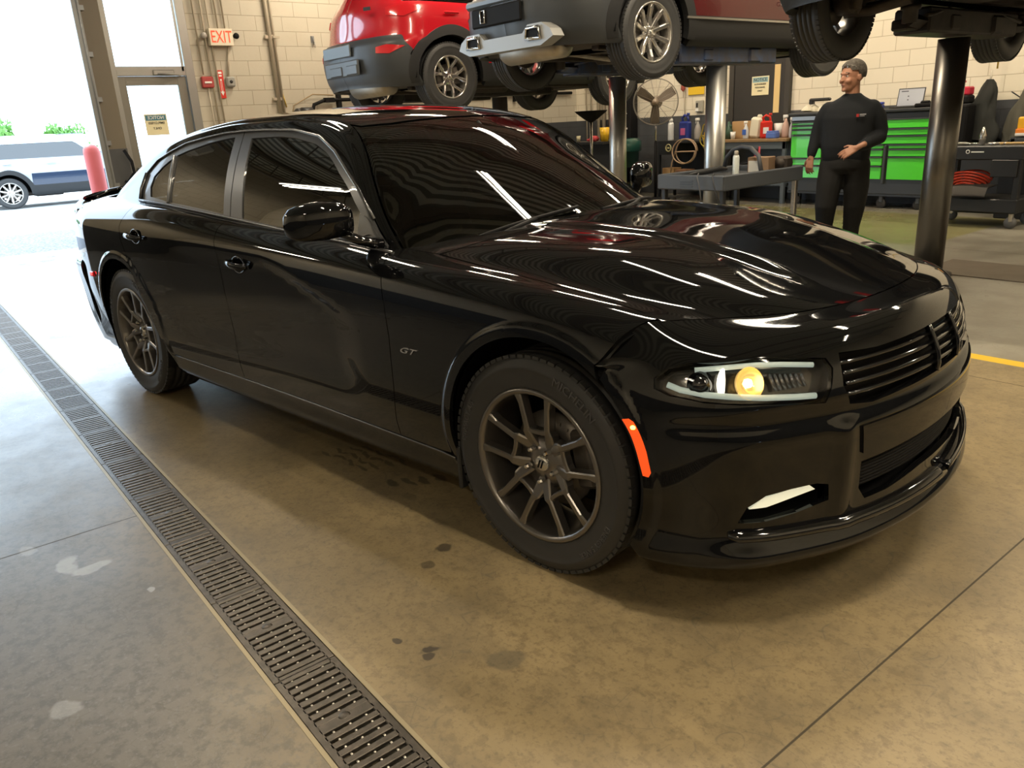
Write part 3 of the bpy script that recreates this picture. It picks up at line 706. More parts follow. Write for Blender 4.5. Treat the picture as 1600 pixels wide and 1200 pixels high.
for sd in BOTH:
    m = MB(); panel(m, fbody, front_door, sides=(sd,), st=.024); fd = m.build('front_door', M['paint'], car)
    m = MB(); panel(m, fbody, rear_door, sides=(sd,), st=.024); rd = m.build('rear_door', M['paint'], car)
    # window frames
    ff = wz([(-1.99, 1.03), (-2.096, 1.418), (-1.9, 1.417), (-1.655, 1.409), (-1.43, 1.378), (-1.273, 1.318), (-1.14, 1.243), (-1.038, 1.183), (-.90, 1.073), (-.80, .99)])+[(-.76, 1.5), (-.80, 0.0), (-1.99, 0.0)]
    m = MB(); panel(m, hh, ff, bs=bsh, st=.025, holes=[wz(FG)], sides=(sd,), inset=.003, flange=.02, hb=.03, gap=.001); m.build('window_frame', M['bpillar'], fd)
    m = MB(); panel(m, hh, wz(FG), bs=bsh, st=.03, sides=(sd,), inset=.008, flange=0, gap=-.003, hb=.03); m.build('window_glass', M['glass_side'], fd)
    rf = wz([(-3.0, 1.06), (-3.043, 1.15), (-3.024, 1.230), (-2.931, 1.295), (-2.80, 1.336), (-2.656, 1.374), (-2.45, 1.398), (-2.285, 1.413), (-2.101, 1.418), (-1.995, 1.03)])+[(-1.995, 0.0), (-3.0, 0.0)]
    m = MB(); panel(m, hh, rf, bs=bsh, st=.025, holes=[wz(RG), wz(QG)], sides=(sd,), inset=.003, flange=.02, hb=.03, gap=.001); m.build('window_frame', M['bpillar'], rd)
    for G in (RG, QG):
        m = MB(); panel(m, hh, wz(G), bs=bsh, st=.03, sides=(sd,), inset=.008, flange=0, gap=-.003, hb=.03); m.build('window_glass', M['glass_side'], rd)
    # trims
    def hp(x, z, off=.0):
        P = house(x, w_of_z(x, z))[0]; return (P[0], sd*(P[1]+off), P[2])
    m = MB(); m.tube([hp(x, z, .002) for x, z in Oup[:-1]], .007, 8, flat=.7); m.tube([(x, sd*(float(glass_y(x, trim_z(x)))+.008), float(trim_z(x))) for x in np.linspace(-3.03, -.74, 26)], .009, 8, flat=.7); m.tube([hp(x, z, .004) for x, z in ((-3.03, 1.09), (-3.047, 1.15), (-3.028, 1.23))], .010, 8)
    m.build('window_surround_trim', M['trim'], car)
    m = MB(); m.tube([hp(-2.667, 1.085, -.002), hp(-2.70, 1.20, -.002), hp(-2.742, 1.315, -.002)], .009, 8); m.build('quarter_glass_divider', nmat('bright_divider', (.5,.52,.55), .25, metal=.7) if sd < 0 else M['trim'], rd)
    # door handles: bowl, grip strap
    for x0, z0, dr in ((-1.735, .855, fd), (-2.745, .925, rd)):
        y0 = float(fbody(np.array([x0]), v_of_z(x0, z0))[0][1])
        m = MB(); pts = [(x0-.085, y0+.006, z0+.012), (x0-.06, y0+.030, z0+.010), (x0, y0+.036, z0+.006), (x0+.06, y0+.030, z0+.002), (x0+.085, y0+.006, z0)]
        m.tube([(p[0], sd*p[1], p[2]) for p in pts], [.010, .014, .015, .014, .010], 10, flat=.6, up=(0, 1, 0)); m.build('door_handle', M['paint'], dr)
        m = MB(); pr = [(.055*math.cos(a), .036*math.sin(a)) for a in np.linspace(0, 2*PI, 24, endpoint=False)]
        rows = []
        for k, dp in ((1.0, .0015), (.9, .001), (.5, -.0)): rows.append([(x0+p[0]*k, sd*(y0+dp), z0+.004+p[1]*k) for p in pr])
        m.tube([(x0+p[0], sd*(y0+.001), z0+.004+p[1]) for p in pr], .0035, 6, closed=True); m.grid(rows, closed=True); m.build('handle_bowl', M['gloss_black'], dr)
    # mirror
    mr = MB(); secs = []
    # housing: lofted ellipses along y (outward), pixel-fitted size
    for k, (yy, cx, cz, rx, rz_) in enumerate([(-.885, -.89, 1.085, .010, .020), (-.90, -.89, 1.09, .046, .048), (-.93, -.895, 1.095, .058, .062), (-.99, -.915, 1.096, .066, .067), (-1.05, -.94, 1.094, .064, .065), (-1.085, -.955, 1.090, .054, .054), (-1.102, -.965, 1.087, .033, .034), (-1.108, -.97, 1.086, .006, .008)]):
        ring = []
        for j in range(28):
            a = 2*PI*j/28; ca, sa = math.cos(a), math.sin(a); e = .62
            px_ = math.copysign(abs(ca)**e, ca)*rx; pz_ = math.copysign(abs(sa)**e, sa)*rz_
            if px_ < 0: px_ *= .55
            ring.append((cx+px_, -sd*yy, cz+pz_))
        secs.append(ring)
    mr.grid(secs, closed=True)
    mir = mr.build('side_mirror', M['paint'], car)
    m = MB(); m.tube([(-.84, sd*.79, .99), (-.87, sd*.86, 1.01), (-.89, sd*.93, 1.045)], [.042, .034, .03], 12, flat=.55, up=(0, 0, 1)); m.build('mirror_stalk', M['gloss_black'], mir)
    m = MB(); rows = [[(-.955-.02*i/6, sd*(.93+.14*i/6), 1.05+.085*k/4) for i in range(7)] for k in range(5)]; m.grid(rows); m.build('mirror_glass', nmat('mirror_silver', (.7,.7,.72), .02, metal=1) if sd < 0 else M['chrome'], mir)
    m = MB(); panel(m, hh, wz([(-.985, 1.09), (-.90, 1.06), (-.80, .985), (-.975, .985)]), bs=bsh, st=.03, sides=(sd,), inset=-.004, flange=.01, hb=.03); m.build('mirror_sail', M['bpillar'], fd)
    # wheel wells
    for c in (ARF, ARR):
        m = MB(); m.lathe([(.392, .0), (.41, .03), (.41, .42), (.0, .42)], 48, 'y', ang=(0, 2*PI))
        o = m.build('wheel_well', M['dark'], car, loc=(c[0], sd*.915, c[1]+.0)); o.rotation_euler = (0, 0, 0 if sd < 0 else PI)
        # trim the liner at the sill height
        me = o.data
        import bmesh
        bm = bmesh.new(); bm.from_mesh(me); bmesh.ops.bisect_plane(bm, geom=bm.verts[:]+bm.edges[:]+bm.faces[:], plane_co=(0, 0, -.19), plane_no=(0, 0, 1), clear_inner=True); bm.to_mesh(me); bm.free()
    # badge
    if sd < 0:
        x0, z0 = -.565, .657; y0 = -float(fbody(np.array([x0]), v_of_z(x0, z0))[0][1])
        text_mesh('model_badge', 'GT', .030, M['badge'], car, (x0, y0-.003, z0), (PI/2, 0, 0), .0015, .45, sx=2.1, bold=.0, label='silver GT letters on the front fender')
# mud flap, under tray, inner floor
m = MB(); m.box((-1.80, 0, .21), (4.0, 1.45, .06), bev=.02); m.build('underbody', M['dark'], car)
for sd in BOTH: MB().box((-.36, sd*.86, .26), (.02, .12, .16), bev=.005).build('mud_flap', M['clad'], car)
# tail: rear fascia, deck lid
TL = [[(-3.70,.915),(-3.88,.885),(-4.00,.79),(-4.06,.60),(-4.09,.3),(-4.10,0)]]
def tail(s, t):
    s = np.atleast_1d(np.asarray(s, float)); t = np.atleast_1d(np.asarray(t, float)); s, t = np.broadcast_arrays(s, t)
    zz = np.array([.20,.36,.56,.70,.78,.92,1.03,1.09,1.115]); off = np.array([.06,.02,.0,-.012,.03,.035,.02,.0,.05])
    G = []
    for k in range(9): G.append([(p[0]+off[k]*(.15+.85*min(1, i/3)), p[1]-off[k]*(1-min(1, i/4))-(.10 if k >= 7 else .04 if k == 6 else 0)*(1-i/5), zz[k]-(.05 if k >= 7 else 0)*(1-min(1, i/3.))) for i, p in enumerate(TL[0])])
    G = np.array(G); out = []
    for c in range(3):
        Q = np.concatenate([G[:, :, c], (-1 if c == 1 else 1)*G[:, -2:-1, c]], 1)
        rows = np.array([crom(np.repeat(Q[r][:, None], s.size, 1), s) for r in range(9)]); out.append(crom(rows, t))
    return np.stack(out, -1)
m = MB(); panel(m, tail, [(0, 0), (0, 5.9), (5, 5.9), (5, 0)], bs=.8, st=.08, sides=BOTH, ref=(-1, .5, 0), hb=.01); rb = m.build('rear_bumper', M['paint'], car)
for sd in BOTH:
    m = MB(); panel(m, tail, [(.35, 4.9), (.35, 5.7), (2.9, 5.75), (2.9, 4.95)], bs=.8, st=.08, sides=(sd,), inset=-.006, ref=(-1, .5, 0), hb=.01); m.build('tail_lamp', M['red_lamp'], car)
    y0 = float(fbody(np.array([-3.50]), v_of_z(-3.50, .66))[0][1]); m = MB(); m.box((-3.505, sd*(y0+.004), .665), (.05, .012, .03), bev=.004); q = m.build('rear_marker_lamp', M['red_lamp'], car)
    MB().lathe([(0,-.008),(.009,-.004),(.010,0),(0,.008)], 10, 'y', c=(-3.50, sd*(y0+.011), .668)).build('bulb', M['red_bulb'], q)
m = MB(); panel(m, tail, [(0, 5.95), (0, 7.7), (5, 7.9), (5, 5.95)], bs=.8, st=.08, sides=BOTH, ref=(-1, .5, .5), hb=.01)
panel(m, body, [(-3.66, 8.4), (-3.66, 13), (-4.03, 13), (-4.0, 10), (-3.94, 8.4)], bs=.16, st=.03, sides=BOTH, ref=(0, 0, 1)); m.build('trunk_lid', M['paint'], car)
m = MB(); m.tube([(-3.93, -.70, 1.075), (-4.03, -.55, 1.105), (-4.07, -.3, 1.125), (-4.08, 0, 1.13), (-4.07, .3, 1.125), (-4.03, .55, 1.105), (-3.93, .70, 1.075)], .022, 8, flat=.5, up=(0, 0, 1)); m.build('spoiler', M['paint'], car)
# inner structure so that gaps look dark
m = MB(); panel(m, body, [(-3.4, 1.4), (-.45, 1.4), (-.45, 8.7), (-3.4, 8.7)], sides=BOTH, st=.08, inset=.05, flange=0, holes=[]); 
bs_ = m
inner = MB()
for sd in BOTH:
    rows = [[(x, sd*.80, z) for x in np.linspace(-2.62, -.42, 12)] for z in (.22, .5, .8, .95)]
    inner.grid(rows)
    inner.box((-3.62, sd*.70, .62), (.7, .2, .7)); inner.box((-3.06, sd*.55, .85), (1.1, .1, .30)); inner.box((0, sd*.55, .70), (.9, .05, .35))
inner.box((-3.5, 0, 1.02), (.55, 1.35, .04)); inner.box((.1, 0, .80), (.9, 1.2, .04)); inner.box((-.62, 0, .62), (.05, 1.5, .60)); inner.box((-3.3, 0, .6), (.05, 1.5, .75))
inner.build('body_structure', M['dark'], car)
# cabin
m = MB(); P = []
for x, z in ((-.50, .90), (-.62, .95), (-.75, .99), (-.95, .99), (-1.02, .95), (-1.0, .75)): P.append([(x-.25*y*y, y, z-.02*abs(y)) for y in np.linspace(-.70, .70, 9)])
m.grid(P); m.box((-.98, .36, 1.02), (.14, .34, .07), bev=.03); m.build('dashboard', M['interior'], car)
def seat(x, y, wd, hr=True, rear=False):
    m = MB(); m.box((x, y, .50), (.52, wd, .16), bev=.05); m.box((x-.30, y, .82), (.14, wd, .66), rot=(0, -.28, 0), bev=.05)
    s_ = m.build('rear_seat' if rear else 'front_seat', M['interior'], car)
    for dy in ((0,) if not rear else (-.35, .35)):
        h_ = MB(); h_.box((x-.42, y+dy, 1.22), (.10, .27, .17), rot=(0, -.15, 0), bev=.04); h_.build('headrest', M['interior'], s_)
seat(-1.55, -.37, .50); seat(-1.55, .37, .50); seat(-2.45, 0, 1.30, rear=True)
m = MB(); m.tube([(-1.08+.07*math.sin(a)*.6, .37+.185*math.cos(a), .93+.185*math.sin(a)*.92) for a in np.linspace(0, 2*PI, 28, endpoint=False)], .014, 8, closed=True); m.box((-1.06, .37, .93), (.05, .12, .10), bev=.02); m.box((-1.06, .37, .93), (.02, .34, .03)); m.build('steering_wheel', M['interior'], car)
m = MB(); m.box((-1.02, 0, 1.325), (.03, .24, .065), bev=.015); m.cyl((-1.02, 0, 1.34), (-1.10, 0, 1.40), .01); m.build('rear_view_mirror', M['dark'], car)
# wipers lying on the windshield base
for y0, y1 in ((-.70, -.12), (-.02, .54)):
    m = MB(); pts = []
    for k in range(9):
        y = y0+(y1-y0)*k/8; x = -.405-.37*y*y-.035*(k/8); pts.append((x, y, float(roof_z(np.array(x), np.array(y)))+.012))
    m.tube(pts, .007, 6, flat=1.3); m.tube([pts[5], (pts[3][0]+.035, pts[3][1], pts[3][2]-.004), (pts[0][0]+.05, y0-.02, pts[0][2]-.02)], .008, 6); m.build('wiper', M['dark'], car)
m = MB(); panel(m, body, [(-.33, 13), (-.36, 11.2), (-.40, 10.5), (-.46, 9.9), (-.56, 9.1), (-.80, 9.0), (-.86, 10), (-.80, 13)], bs=.16, st=.04, sides=BOTH, inset=-.001, flange=0, ref=(0, 0, 1)); m.build('cowl_panel', M['gloss_black'], car)
# wheels
make_wheel(car, 'wheel', 0, -.805, False, .362, .228, .2515, 'hex', M['alloy'], rot=-2, michelin=True, steer=0.0)
make_wheel(car, 'wheel', -3.052, -.808, False, .362, .228, .2515, 'hex', M['alloy'], rot=20, michelin=True)
make_wheel(car, 'wheel', 0, .805, True, .362, .228, .2515, 'hex', M['alloy'], rot=10)
make_wheel(car, 'wheel', -3.052, .808, True, .362, .228, .2515, 'hex', M['alloy'], rot=30)
# ------------------------------------------------------------------ the room shell
class NT:
    """tiny node-graph helper"""
    def __init__(s, name):
        s.m = bpy.data.materials.new(name); s.m.use_nodes = True; s.t = s.m.node_tree; s.b = s.t.nodes['Principled BSDF']; s.tc = s.t.nodes.new('ShaderNodeTexCoord')
    def n(s, typ, ins=None, **kw):
        q = s.t.nodes.new(typ)
        for k, v in kw.items(): setattr(q, k, v)
        for k, v in (ins or {}).items():
            if isinstance(v, bpy.types.NodeSocket): s.t.links.new(v, q.inputs[k])
            else: q.inputs[k].default_value = v
        return q
    def math(s, op, a, b=0., c=None, clamp=False):
        d = {0: a, 1: b}
        if c is not None: d[2] = c
        return s.n('ShaderNodeMath', d, operation=op, use_clamp=clamp).outputs[0]
    def ramp(s, v, a, b, lo=0., hi=1.):
        return s.n('ShaderNodeMapRange', {0: v, 1: a, 2: b, 3: lo, 4: hi}, interpolation_type='SMOOTHSTEP').outputs[0]
    def mix(s, f, a, b):
        q = s.n('ShaderNodeMix', data_type='RGBA'); 
        for k, v in ((0, f), (6, a), (7, b)):
            if isinstance(v, bpy.types.NodeSocket): s.t.links.new(v, q.inputs[k])
            else: q.inputs[k].default_value = v if k == 0 else (*v, 1)
        return q.outputs[2]
    def noise(s, sc, det=4, vec=None, rough=.55):
        return s.n('ShaderNodeTexNoise', {'Vector': vec if vec is not None else s.tc.outputs['Object'], 'Scale': sc, 'Detail': det, 'Roughness': rough}).outputs[0]
    def link(s, o, i): s.t.links.new(o, s.b.inputs[i])
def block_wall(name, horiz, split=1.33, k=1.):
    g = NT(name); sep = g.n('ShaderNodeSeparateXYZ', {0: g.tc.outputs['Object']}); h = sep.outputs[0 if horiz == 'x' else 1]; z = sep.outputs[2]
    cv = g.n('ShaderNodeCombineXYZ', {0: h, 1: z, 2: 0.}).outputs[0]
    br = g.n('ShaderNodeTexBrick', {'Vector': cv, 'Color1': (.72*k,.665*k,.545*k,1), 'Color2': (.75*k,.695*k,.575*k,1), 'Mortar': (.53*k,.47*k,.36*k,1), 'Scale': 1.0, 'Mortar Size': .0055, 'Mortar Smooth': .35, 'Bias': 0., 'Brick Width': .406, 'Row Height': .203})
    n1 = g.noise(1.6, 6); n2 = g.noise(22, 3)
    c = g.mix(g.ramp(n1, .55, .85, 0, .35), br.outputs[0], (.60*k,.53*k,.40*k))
    c = g.mix(g.ramp(n2, .62, .8, 0, .25), c, (.52*k,.46*k,.36*k))
    low = g.mix(g.ramp(n1, .4, .7), (.050,.054,.062), (.072,.076,.084))
    low = g.mix(g.math('MULTIPLY', br.outputs[1], .5), low, (.03,.032,.036))
    c = g.mix(g.ramp(z, split-.004, split+.004), low, c)
    g.link(c, 'Base Color'); g.b.inputs['Roughness'].default_value = .55
    bp = g.n('ShaderNodeBump', {'Strength': .6, 'Distance': .006, 'Height': g.math('ADD', g.math('MULTIPLY', br.outputs[1], -1.), g.math('MULTIPLY', n2, .25))}); g.link(bp.outputs[0], 'Normal')
    return g.m
def floor_mat():
    g = NT('stained_concrete'); O = g.tc.outputs['Object']; sep = g.n('ShaderNodeSeparateXYZ', {0: O}); X, Y = sep.outputs[0], sep.outputs[1]
    n1 = g.noise(.55, 8, rough=.62); n2 = g.noise(3.2, 8, rough=.65); n3 = g.noise(70, 3); n4 = g.noise(.25, 3)
    c = g.mix(g.ramp(n1, .35, .68), (.205,.158,.084), (.320,.246,.132))
    c = g.mix(g.ramp(n2, .42, .66, 0, .55), c, (.150,.118,.070))
    n5 = g.noise(24, 5, rough=.7); c = g.mix(g.ramp(n5, .46, .64, 0, .55), c, (.150,.114,.064))
    c = g.mix(g.ramp(n3, .52, .72, 0, .40), c, (.085,.068,.045))
    # cool daylight painted in on the drain side; grey slab beyond the yellow line
    side = g.ramp(g.math('ADD', Y, g.math('MULTIPLY', n1, .5)), -1.9, -1.2, 1, 0)
    c = g.mix(g.math('MULTIPLY', side, .85), c, g.mix(n2, (.105,.104,.100), (.180,.176,.166)))
    c = g.mix(g.math('MULTIPLY', side, g.ramp(n5, .44, .62, 0, .55)), c, (.075,.070,.062))
    c = g.mix(g.math('MULTIPLY', side, g.ramp(n3, .54, .70, 0, .35)), c, (.24,.235,.225))
    far = g.ramp(Y, 2.28, 2.31)
    c = g.mix(g.math('MULTIPLY', far, .85), c, g.mix(g.ramp(n2, .35, .65), (.19,.18,.15), (.29,.28,.235)))
    grn = g.math('MULTIPLY', g.math('MULTIPLY', g.ramp(Y, 5.6, 5.9), g.ramp(Y, 8.1, 8.0)), g.ramp(X, -1.7, -1.75))
    c = g.mix(g.math('MULTIPLY', grn, .7), c, (.20,.185,.055))
    # hairline map cracks
    vo = g.n('ShaderNodeTexVoronoi', {'Vector': g.n('ShaderNodeMixRGB' if False else 'ShaderNodeVectorMath', {0: O, 1: g.n('ShaderNodeTexNoise', {'Vector': O, 'Scale': 2.2}).outputs[1]}, operation='ADD').outputs[0], 'Scale': 6.5}, feature='DISTANCE_TO_EDGE')
    cr = g.math('MULTIPLY', g.ramp(vo.outputs[0], .0, .018, 1, 0), g.ramp(n2, .50, .56))
    c = g.mix(g.math('MULTIPLY', cr, .45), c, (.10,.085,.065))
    # slab joints
    jl = None
    for ax, p in ((0, 1.10), (0, -1.255), (0, -5.9), (1, 1.955), (0, 4.6), (1, 5.75)):
        v = g.math('ABSOLUTE', g.math('SUBTRACT', (X, Y)[ax], p)); q = g.ramp(v, .0018, .0042, 1, 0); q = g.math('MULTIPLY', q, g.ramp(Y, DR0+.01, DR0, 0, 1)) if p == -1.255 else q; jl = q if jl is None else g.math('MAXIMUM', jl, q)
    c = g.mix(g.math('MULTIPLY', jl, .85), c, (.035,.03,.022))
    # yellow painted line
    yl = g.math('MULTIPLY', g.ramp(g.math('ABSOLUTE', g.math('SUBTRACT', Y, 2.32)), .045, .052, 1, 0), g.ramp(n2, .60, .66, 1, .35))
    c = g.mix(yl, c, (.75,.47,.02))
    # spilled oil spots, dark and pale marks: (x, y, rx, ry, darkness, colour)
    wob = g.n('ShaderNodeTexNoise', {'Vector': O, 'Scale': 9., 'Detail': 4}).outputs[1]
    Ow = g.n('ShaderNodeVectorMath', {0: O, 1: g.n('ShaderNodeVectorMath', {0: wob, 3: .10}, operation='SCALE').outputs[0]}, operation='ADD').outputs[0]
    for x, y, rx, ry, k, col in SPOTS:
        q = g.n('ShaderNodeVectorMath', {0: Ow, 1: (x+.05, y+.05, .05)}, operation='SUBTRACT').outputs[0]
        q = g.n('ShaderNodeVectorMath', {0: q, 1: (1/rx, 1/ry, 0.)}, operation='MULTIPLY').outputs[0]
        L = g.n('ShaderNodeVectorMath', {0: q}, operation='LENGTH').outputs[1]
        c = g.mix(g.ramp(L, .7, 1.05, k, 0), c, col)
    g.link(c, 'Base Color')
    # wet sheen towards the garage door
    wet = g.math('MULTIPLY', g.ramp(X, -2.6, -5.5, 0, 1), g.ramp(g.math('ADD', n1, g.math('MULTIPLY', n2, .35)), .60, .66))
    r = g.math('SUBTRACT', g.math('ADD', g.math('MULTIPLY', n2, .34), g.ramp(X, -4.5, .5, .12, .27)), g.math('MULTIPLY', wet, .30))
    r = g.math('MAXIMUM', g.math('SUBTRACT', r, g.math('MULTIPLY', side, .02)), .05)
    r = g.math('MAXIMUM', r, g.math('MULTIPLY', jl, .9)); g.link(r, 'Roughness'); g.b.inputs['Specular IOR Level'].default_value = .55
    h = g.math('MULTIPLY', n3, .35)
    bp = g.n('ShaderNodeBump', {'Strength': .25, 'Distance': .004, 'Height': h}); g.link(bp.outputs[0], 'Normal')
    return g.m
DR0, DR1 = -1.815, -1.615   # drain slot
DK = (.045,.036,.026); PALE = (.55,.58,.62)
SPOTS = [(-.20,-1.07,.035,.032,.8,DK), (-.14,-1.17,.024,.022,.6,DK), (.245,-1.415,.026,.024,.9,DK), (.27,-1.445,.018,.018,.85,DK), (.13,-1.46,.014,.012,.85,DK), (.42,-1.28,.055,.045,.5,(.08,.075,.06)), (-.62,-.95,.05,.03,.35,DK),
         (-1.02,-2.10,.07,.035,.38,PALE), (-.95,-2.04,.03,.07,.38,PALE), (-.66,-1.93,.024,.02,.45,PALE), (-.20,-2.26,.045,.040,.25,PALE), (-1.25,-2.2,.05,.03,.22,PALE)]
for k in range(5):   # damp tyre-tread print beside the rocker
    for j in range(4): SPOTS.append((-1.28+.085*j+.030*k, -.98+.052*k+.012*j, .050, .011, .62, DK))
for k in range(4): SPOTS.append((-.78+.03*k, -.93+.055*k, .055, .018, .7, DK))
mfloor = floor_mat()
XW, YW = -10.2, 9.0
def struct(o, nm=None): o['kind'] = 'structure'; return o
m = MB()
for x0, x1, y0, y1 in ((-10.3, 7, -7, DR0), (-10.3, 7, DR1, 9.2)): m.box(((x0+x1)/2, (y0+y1)/2, -.06), (x1-x0, y1-y0, .12))
m.box((-1.65, (DR0+DR1)/2, -.14), (17.3, DR1-DR0+.02, .02))
struct(m.build('floor', mfloor))
blk = block_wall('painted_block_wall_rear', 'y', k=.66); blkx = block_wall('painted_block_wall_back', 'x')  # rear blocks darkened: dirtier, plus dimmer light put into the colour
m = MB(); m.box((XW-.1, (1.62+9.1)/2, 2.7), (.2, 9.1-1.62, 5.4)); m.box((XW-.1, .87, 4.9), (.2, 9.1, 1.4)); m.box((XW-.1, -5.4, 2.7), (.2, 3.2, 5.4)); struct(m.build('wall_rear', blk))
m = MB(); m.box((-1.6, YW+.1, 2.7), (17.4, .2, 5.4)); struct(m.build('wall_back', blkx))
m = MB(); m.box((-1.6, -7.1, 2.7), (17.4, .2, 5.4)); struct(m.build('wall_front', blkx))
m = MB(); m.box((7.1, 1, 2.7), (.2, 16.2, 5.4)); struct(m.build('wall_right', block_wall('painted_block_wall_right', 'y')))
# ceiling: ribbed steel deck with bar joists
g = NT('ribbed_steel_deck'); sep = g.n('ShaderNodeSeparateXYZ', {0: g.tc.outputs['Object']}); wv = g.math('SINE', g.math('MULTIPLY', sep.outputs[0], 41.))
g.link(g.mix(g.ramp(wv, -.3, .3), (.17,.18,.16), (.60,.62,.56)), 'Base Color'); g.b.inputs['Roughness'].default_value = .6
m = MB(); m.box((-1.6, 1, 5.45), (17.4, 16.2, .1)); struct(m.build('ceiling', g.m))
jm = nmat('joist_paint', (.16,.145,.12), .55)
proto = None
for i, x in enumerate(np.arange(-9.4, 7, 1.65)):
    if proto is None:
        m = MB(); m.box((0, 1, 5.34), (.11, 16, .06)); m.box((0, 1, 4.92), (.09, 16, .05)); n = 26
        for k in range(n):
            y0 = -7+16*k/n; y1 = y0+16/n/2; y2 = y0+16/n; m.cyl((0, y0, 4.93), (0, y1, 5.33), .012, 6); m.cyl((0, y1, 5.33), (0, y2, 4.93), .012, 6)
        proto = m.build('roof_joist', jm); o = proto
    else: o = proto.copy(); COL.objects.link(o)
    o.location = (x, 0, 0); o['kind'] = 'structure'
# strip lights
tube_m = nmat('fluorescent_tube', (1,1,1), .4, emit=(1,.93,.78), estr=22); hous = nmat('white_fixture_housing', (.7,.68,.62), .5)
FIX = [(-9.0,3.5),(-6.4,3.5),(-3.8,3.4),(-1.2,3.4),(1.4,3.5),(4.2,3.5),(-5.2,-.4),(-1.3,1.6),(1.3,-.9),(4.6,.0),(-8.4,-5.4),(3.6,-5.4),(-7.0,7.0),(-3.4,7.0),(.2,7.0)]
rowf = lambda y: 'lifted vehicles' if 2 < y < 5 else 'tool cabinet' if y > 5 else 'near wall' if y < -3 else 'black sedan'
for i, (x, y) in enumerate(FIX):
    z = 4.65
    if i == 0:
        t = empty('strip_light', (0,0,0)); MB().box((0, 0, .03), (1.25, .30, .05), bev=.01).build('housing', hous, t)
        for dy in (-.10, .10): MB().cyl((-.60, dy, -.015), (.60, dy, -.015), .016, 10).build('tube', tube_m, t)
        mm = MB()
        for dx in (-.5, .5): mm.cyl((dx, 0, .05), (dx, 0, .33), .004, 6)
        mm.build('hanger', M['steel'], t); p0 = t
    else: t = copy_tree(p0)
    t.location = (x, y, z); tag(t, 'white twin-tube strip light, %s from the garage door in the row above the %s' % (('first', 'second', 'third', 'fourth', 'fifth', 'sixth')[sorted(q[0] for q in FIX if rowf(q[1]) == rowf(y)).index(x)], rowf(y)), 'ceiling light', 'strip lights under the ceiling')
    ad = bpy.data.lights.new('strip_lamp', 'AREA'); ad.shape = 'RECTANGLE'; ad.size = 1.2; ad.size_y = .045; ad.energy = 92; ad.color = (1, .84, .61); 
    al = bpy.data.objects.new('strip_lamp', ad); COL.objects.link(al); al.location = (x, y, z-.04)
# ------------------------------------------------------------------ garage door jamb, storefront
alum = nmat('bronze_aluminium_frame', (.20,.19,.165), .4, metal=.4); alum2 = nmat('pale_aluminium_frame', (.30,.295,.28), .35, metal=.6)
tan = nmat('tan_painted_steel', (.15,.128,.095), .5); trk = nmat('galvanised_track', (.22,.23,.24), .4, metal=.7)
m = MB(); m.box((XW-.05, .40, 2.5), (.30, .26, 5.0), bev=.01); o = struct(m.build('trim_1', tan)); 
m = MB(); m.box((XW-.05, .40, .66), (.306, .266, 1.32)); struct(m.build('trim_2', nmat('dark_dado_paint', (.06,.064,.072), .5)))
m = MB(); m.box((XW+.13, .235, 2.2), (.05, .07, 4.4)); m.box((XW+.155, .27, 2.2), (.01, .04, 4.4)); m.cyl((XW+.16, .262, .03), (XW+.16, .262, 4.4), .008, 8)
for z in np.arange(.3, 4.4, .55): m.box((XW+.125, .31, z), (.04, .06, .06))
tag(m.build('garage_door_track', trk), 'grey steel overhead door track running up beside the open bay', 'door track')
m = MB(); m.box((XW+.35, -1.9, 4.75), (.28, 4.1, .5), bev=.10)
for k in range(3): m.cyl((XW+.30+.05*k, -3.9, 4.50), (XW+.30+.05*k, .1, 4.50), .012, 6)
tag(m.build('rolled_garage_door', nmat('door_panel_white', (.6,.6,.58), .5)), 'overhead door raised above the open bay', 'garage door')
# storefront: transom window over the door
x = XW+.0
m = MB()
for y0, y1, z0, z1, th in ((.53,.60,0,4.2,.13), (1.50,1.62,0,4.2,.13), (.595,1.505,2.24,2.36,.12), (.595,1.505,4.1,4.2,.12)): m.box((x, (y0+y1)/2, (z0+z1)/2), (th, y1-y0, z1-z0), bev=.004)
m.box((x+.05, 1.47, 3.2), (.02, .03, 1.8)); w1 = struct(m.build('window_1', alum2))
clear = glassmat('clear_window_glass', (.93,.96,.95), fres=1.45)
MB().box((x, 1.05, 3.2), (.01, .92, 1.75)).build('window_pane', clear, w1)
m = MB(); 
for y0, y1, z0, z1, th in ((.605,.70,.02,2.235,.05), (1.38,1.495,.02,2.235,.05), (.695,1.385,2.12,2.235,.045), (.695,1.385,.02,.28,.045)): m.box((x, (y0+y1)/2, (z0+z1)/2), (th, y1-y0, z1-z0), bev=.003)
d1 = struct(m.build('door_1', alum)); MB().box((x, 1.05, 1.2), (.01, .72, 1.84)).build('door_glass', clear, d1)
m = MB(); m.cyl((x+.06, .62, 1.02), (x+.06, 1.48, 1.02), .014, 10); m.box((x+.04, .66, 1.02), (.05, .06, .08), bev=.01); m.box((x+.04, 1.45, 1.02), (.05, .06, .08), bev=.01); m.build('push_bar', trk, d1)
m = MB(); m.box((x+.06, 1.20, 2.28), (.06, .28, .07), bev=.01); m.tube([(x+.10, 1.12, 2.26), (x+.20, 1.24, 2.25), (x+.06, 1.42, 2.24)], .010, 6); m.build('door_closer', alum2, d1)
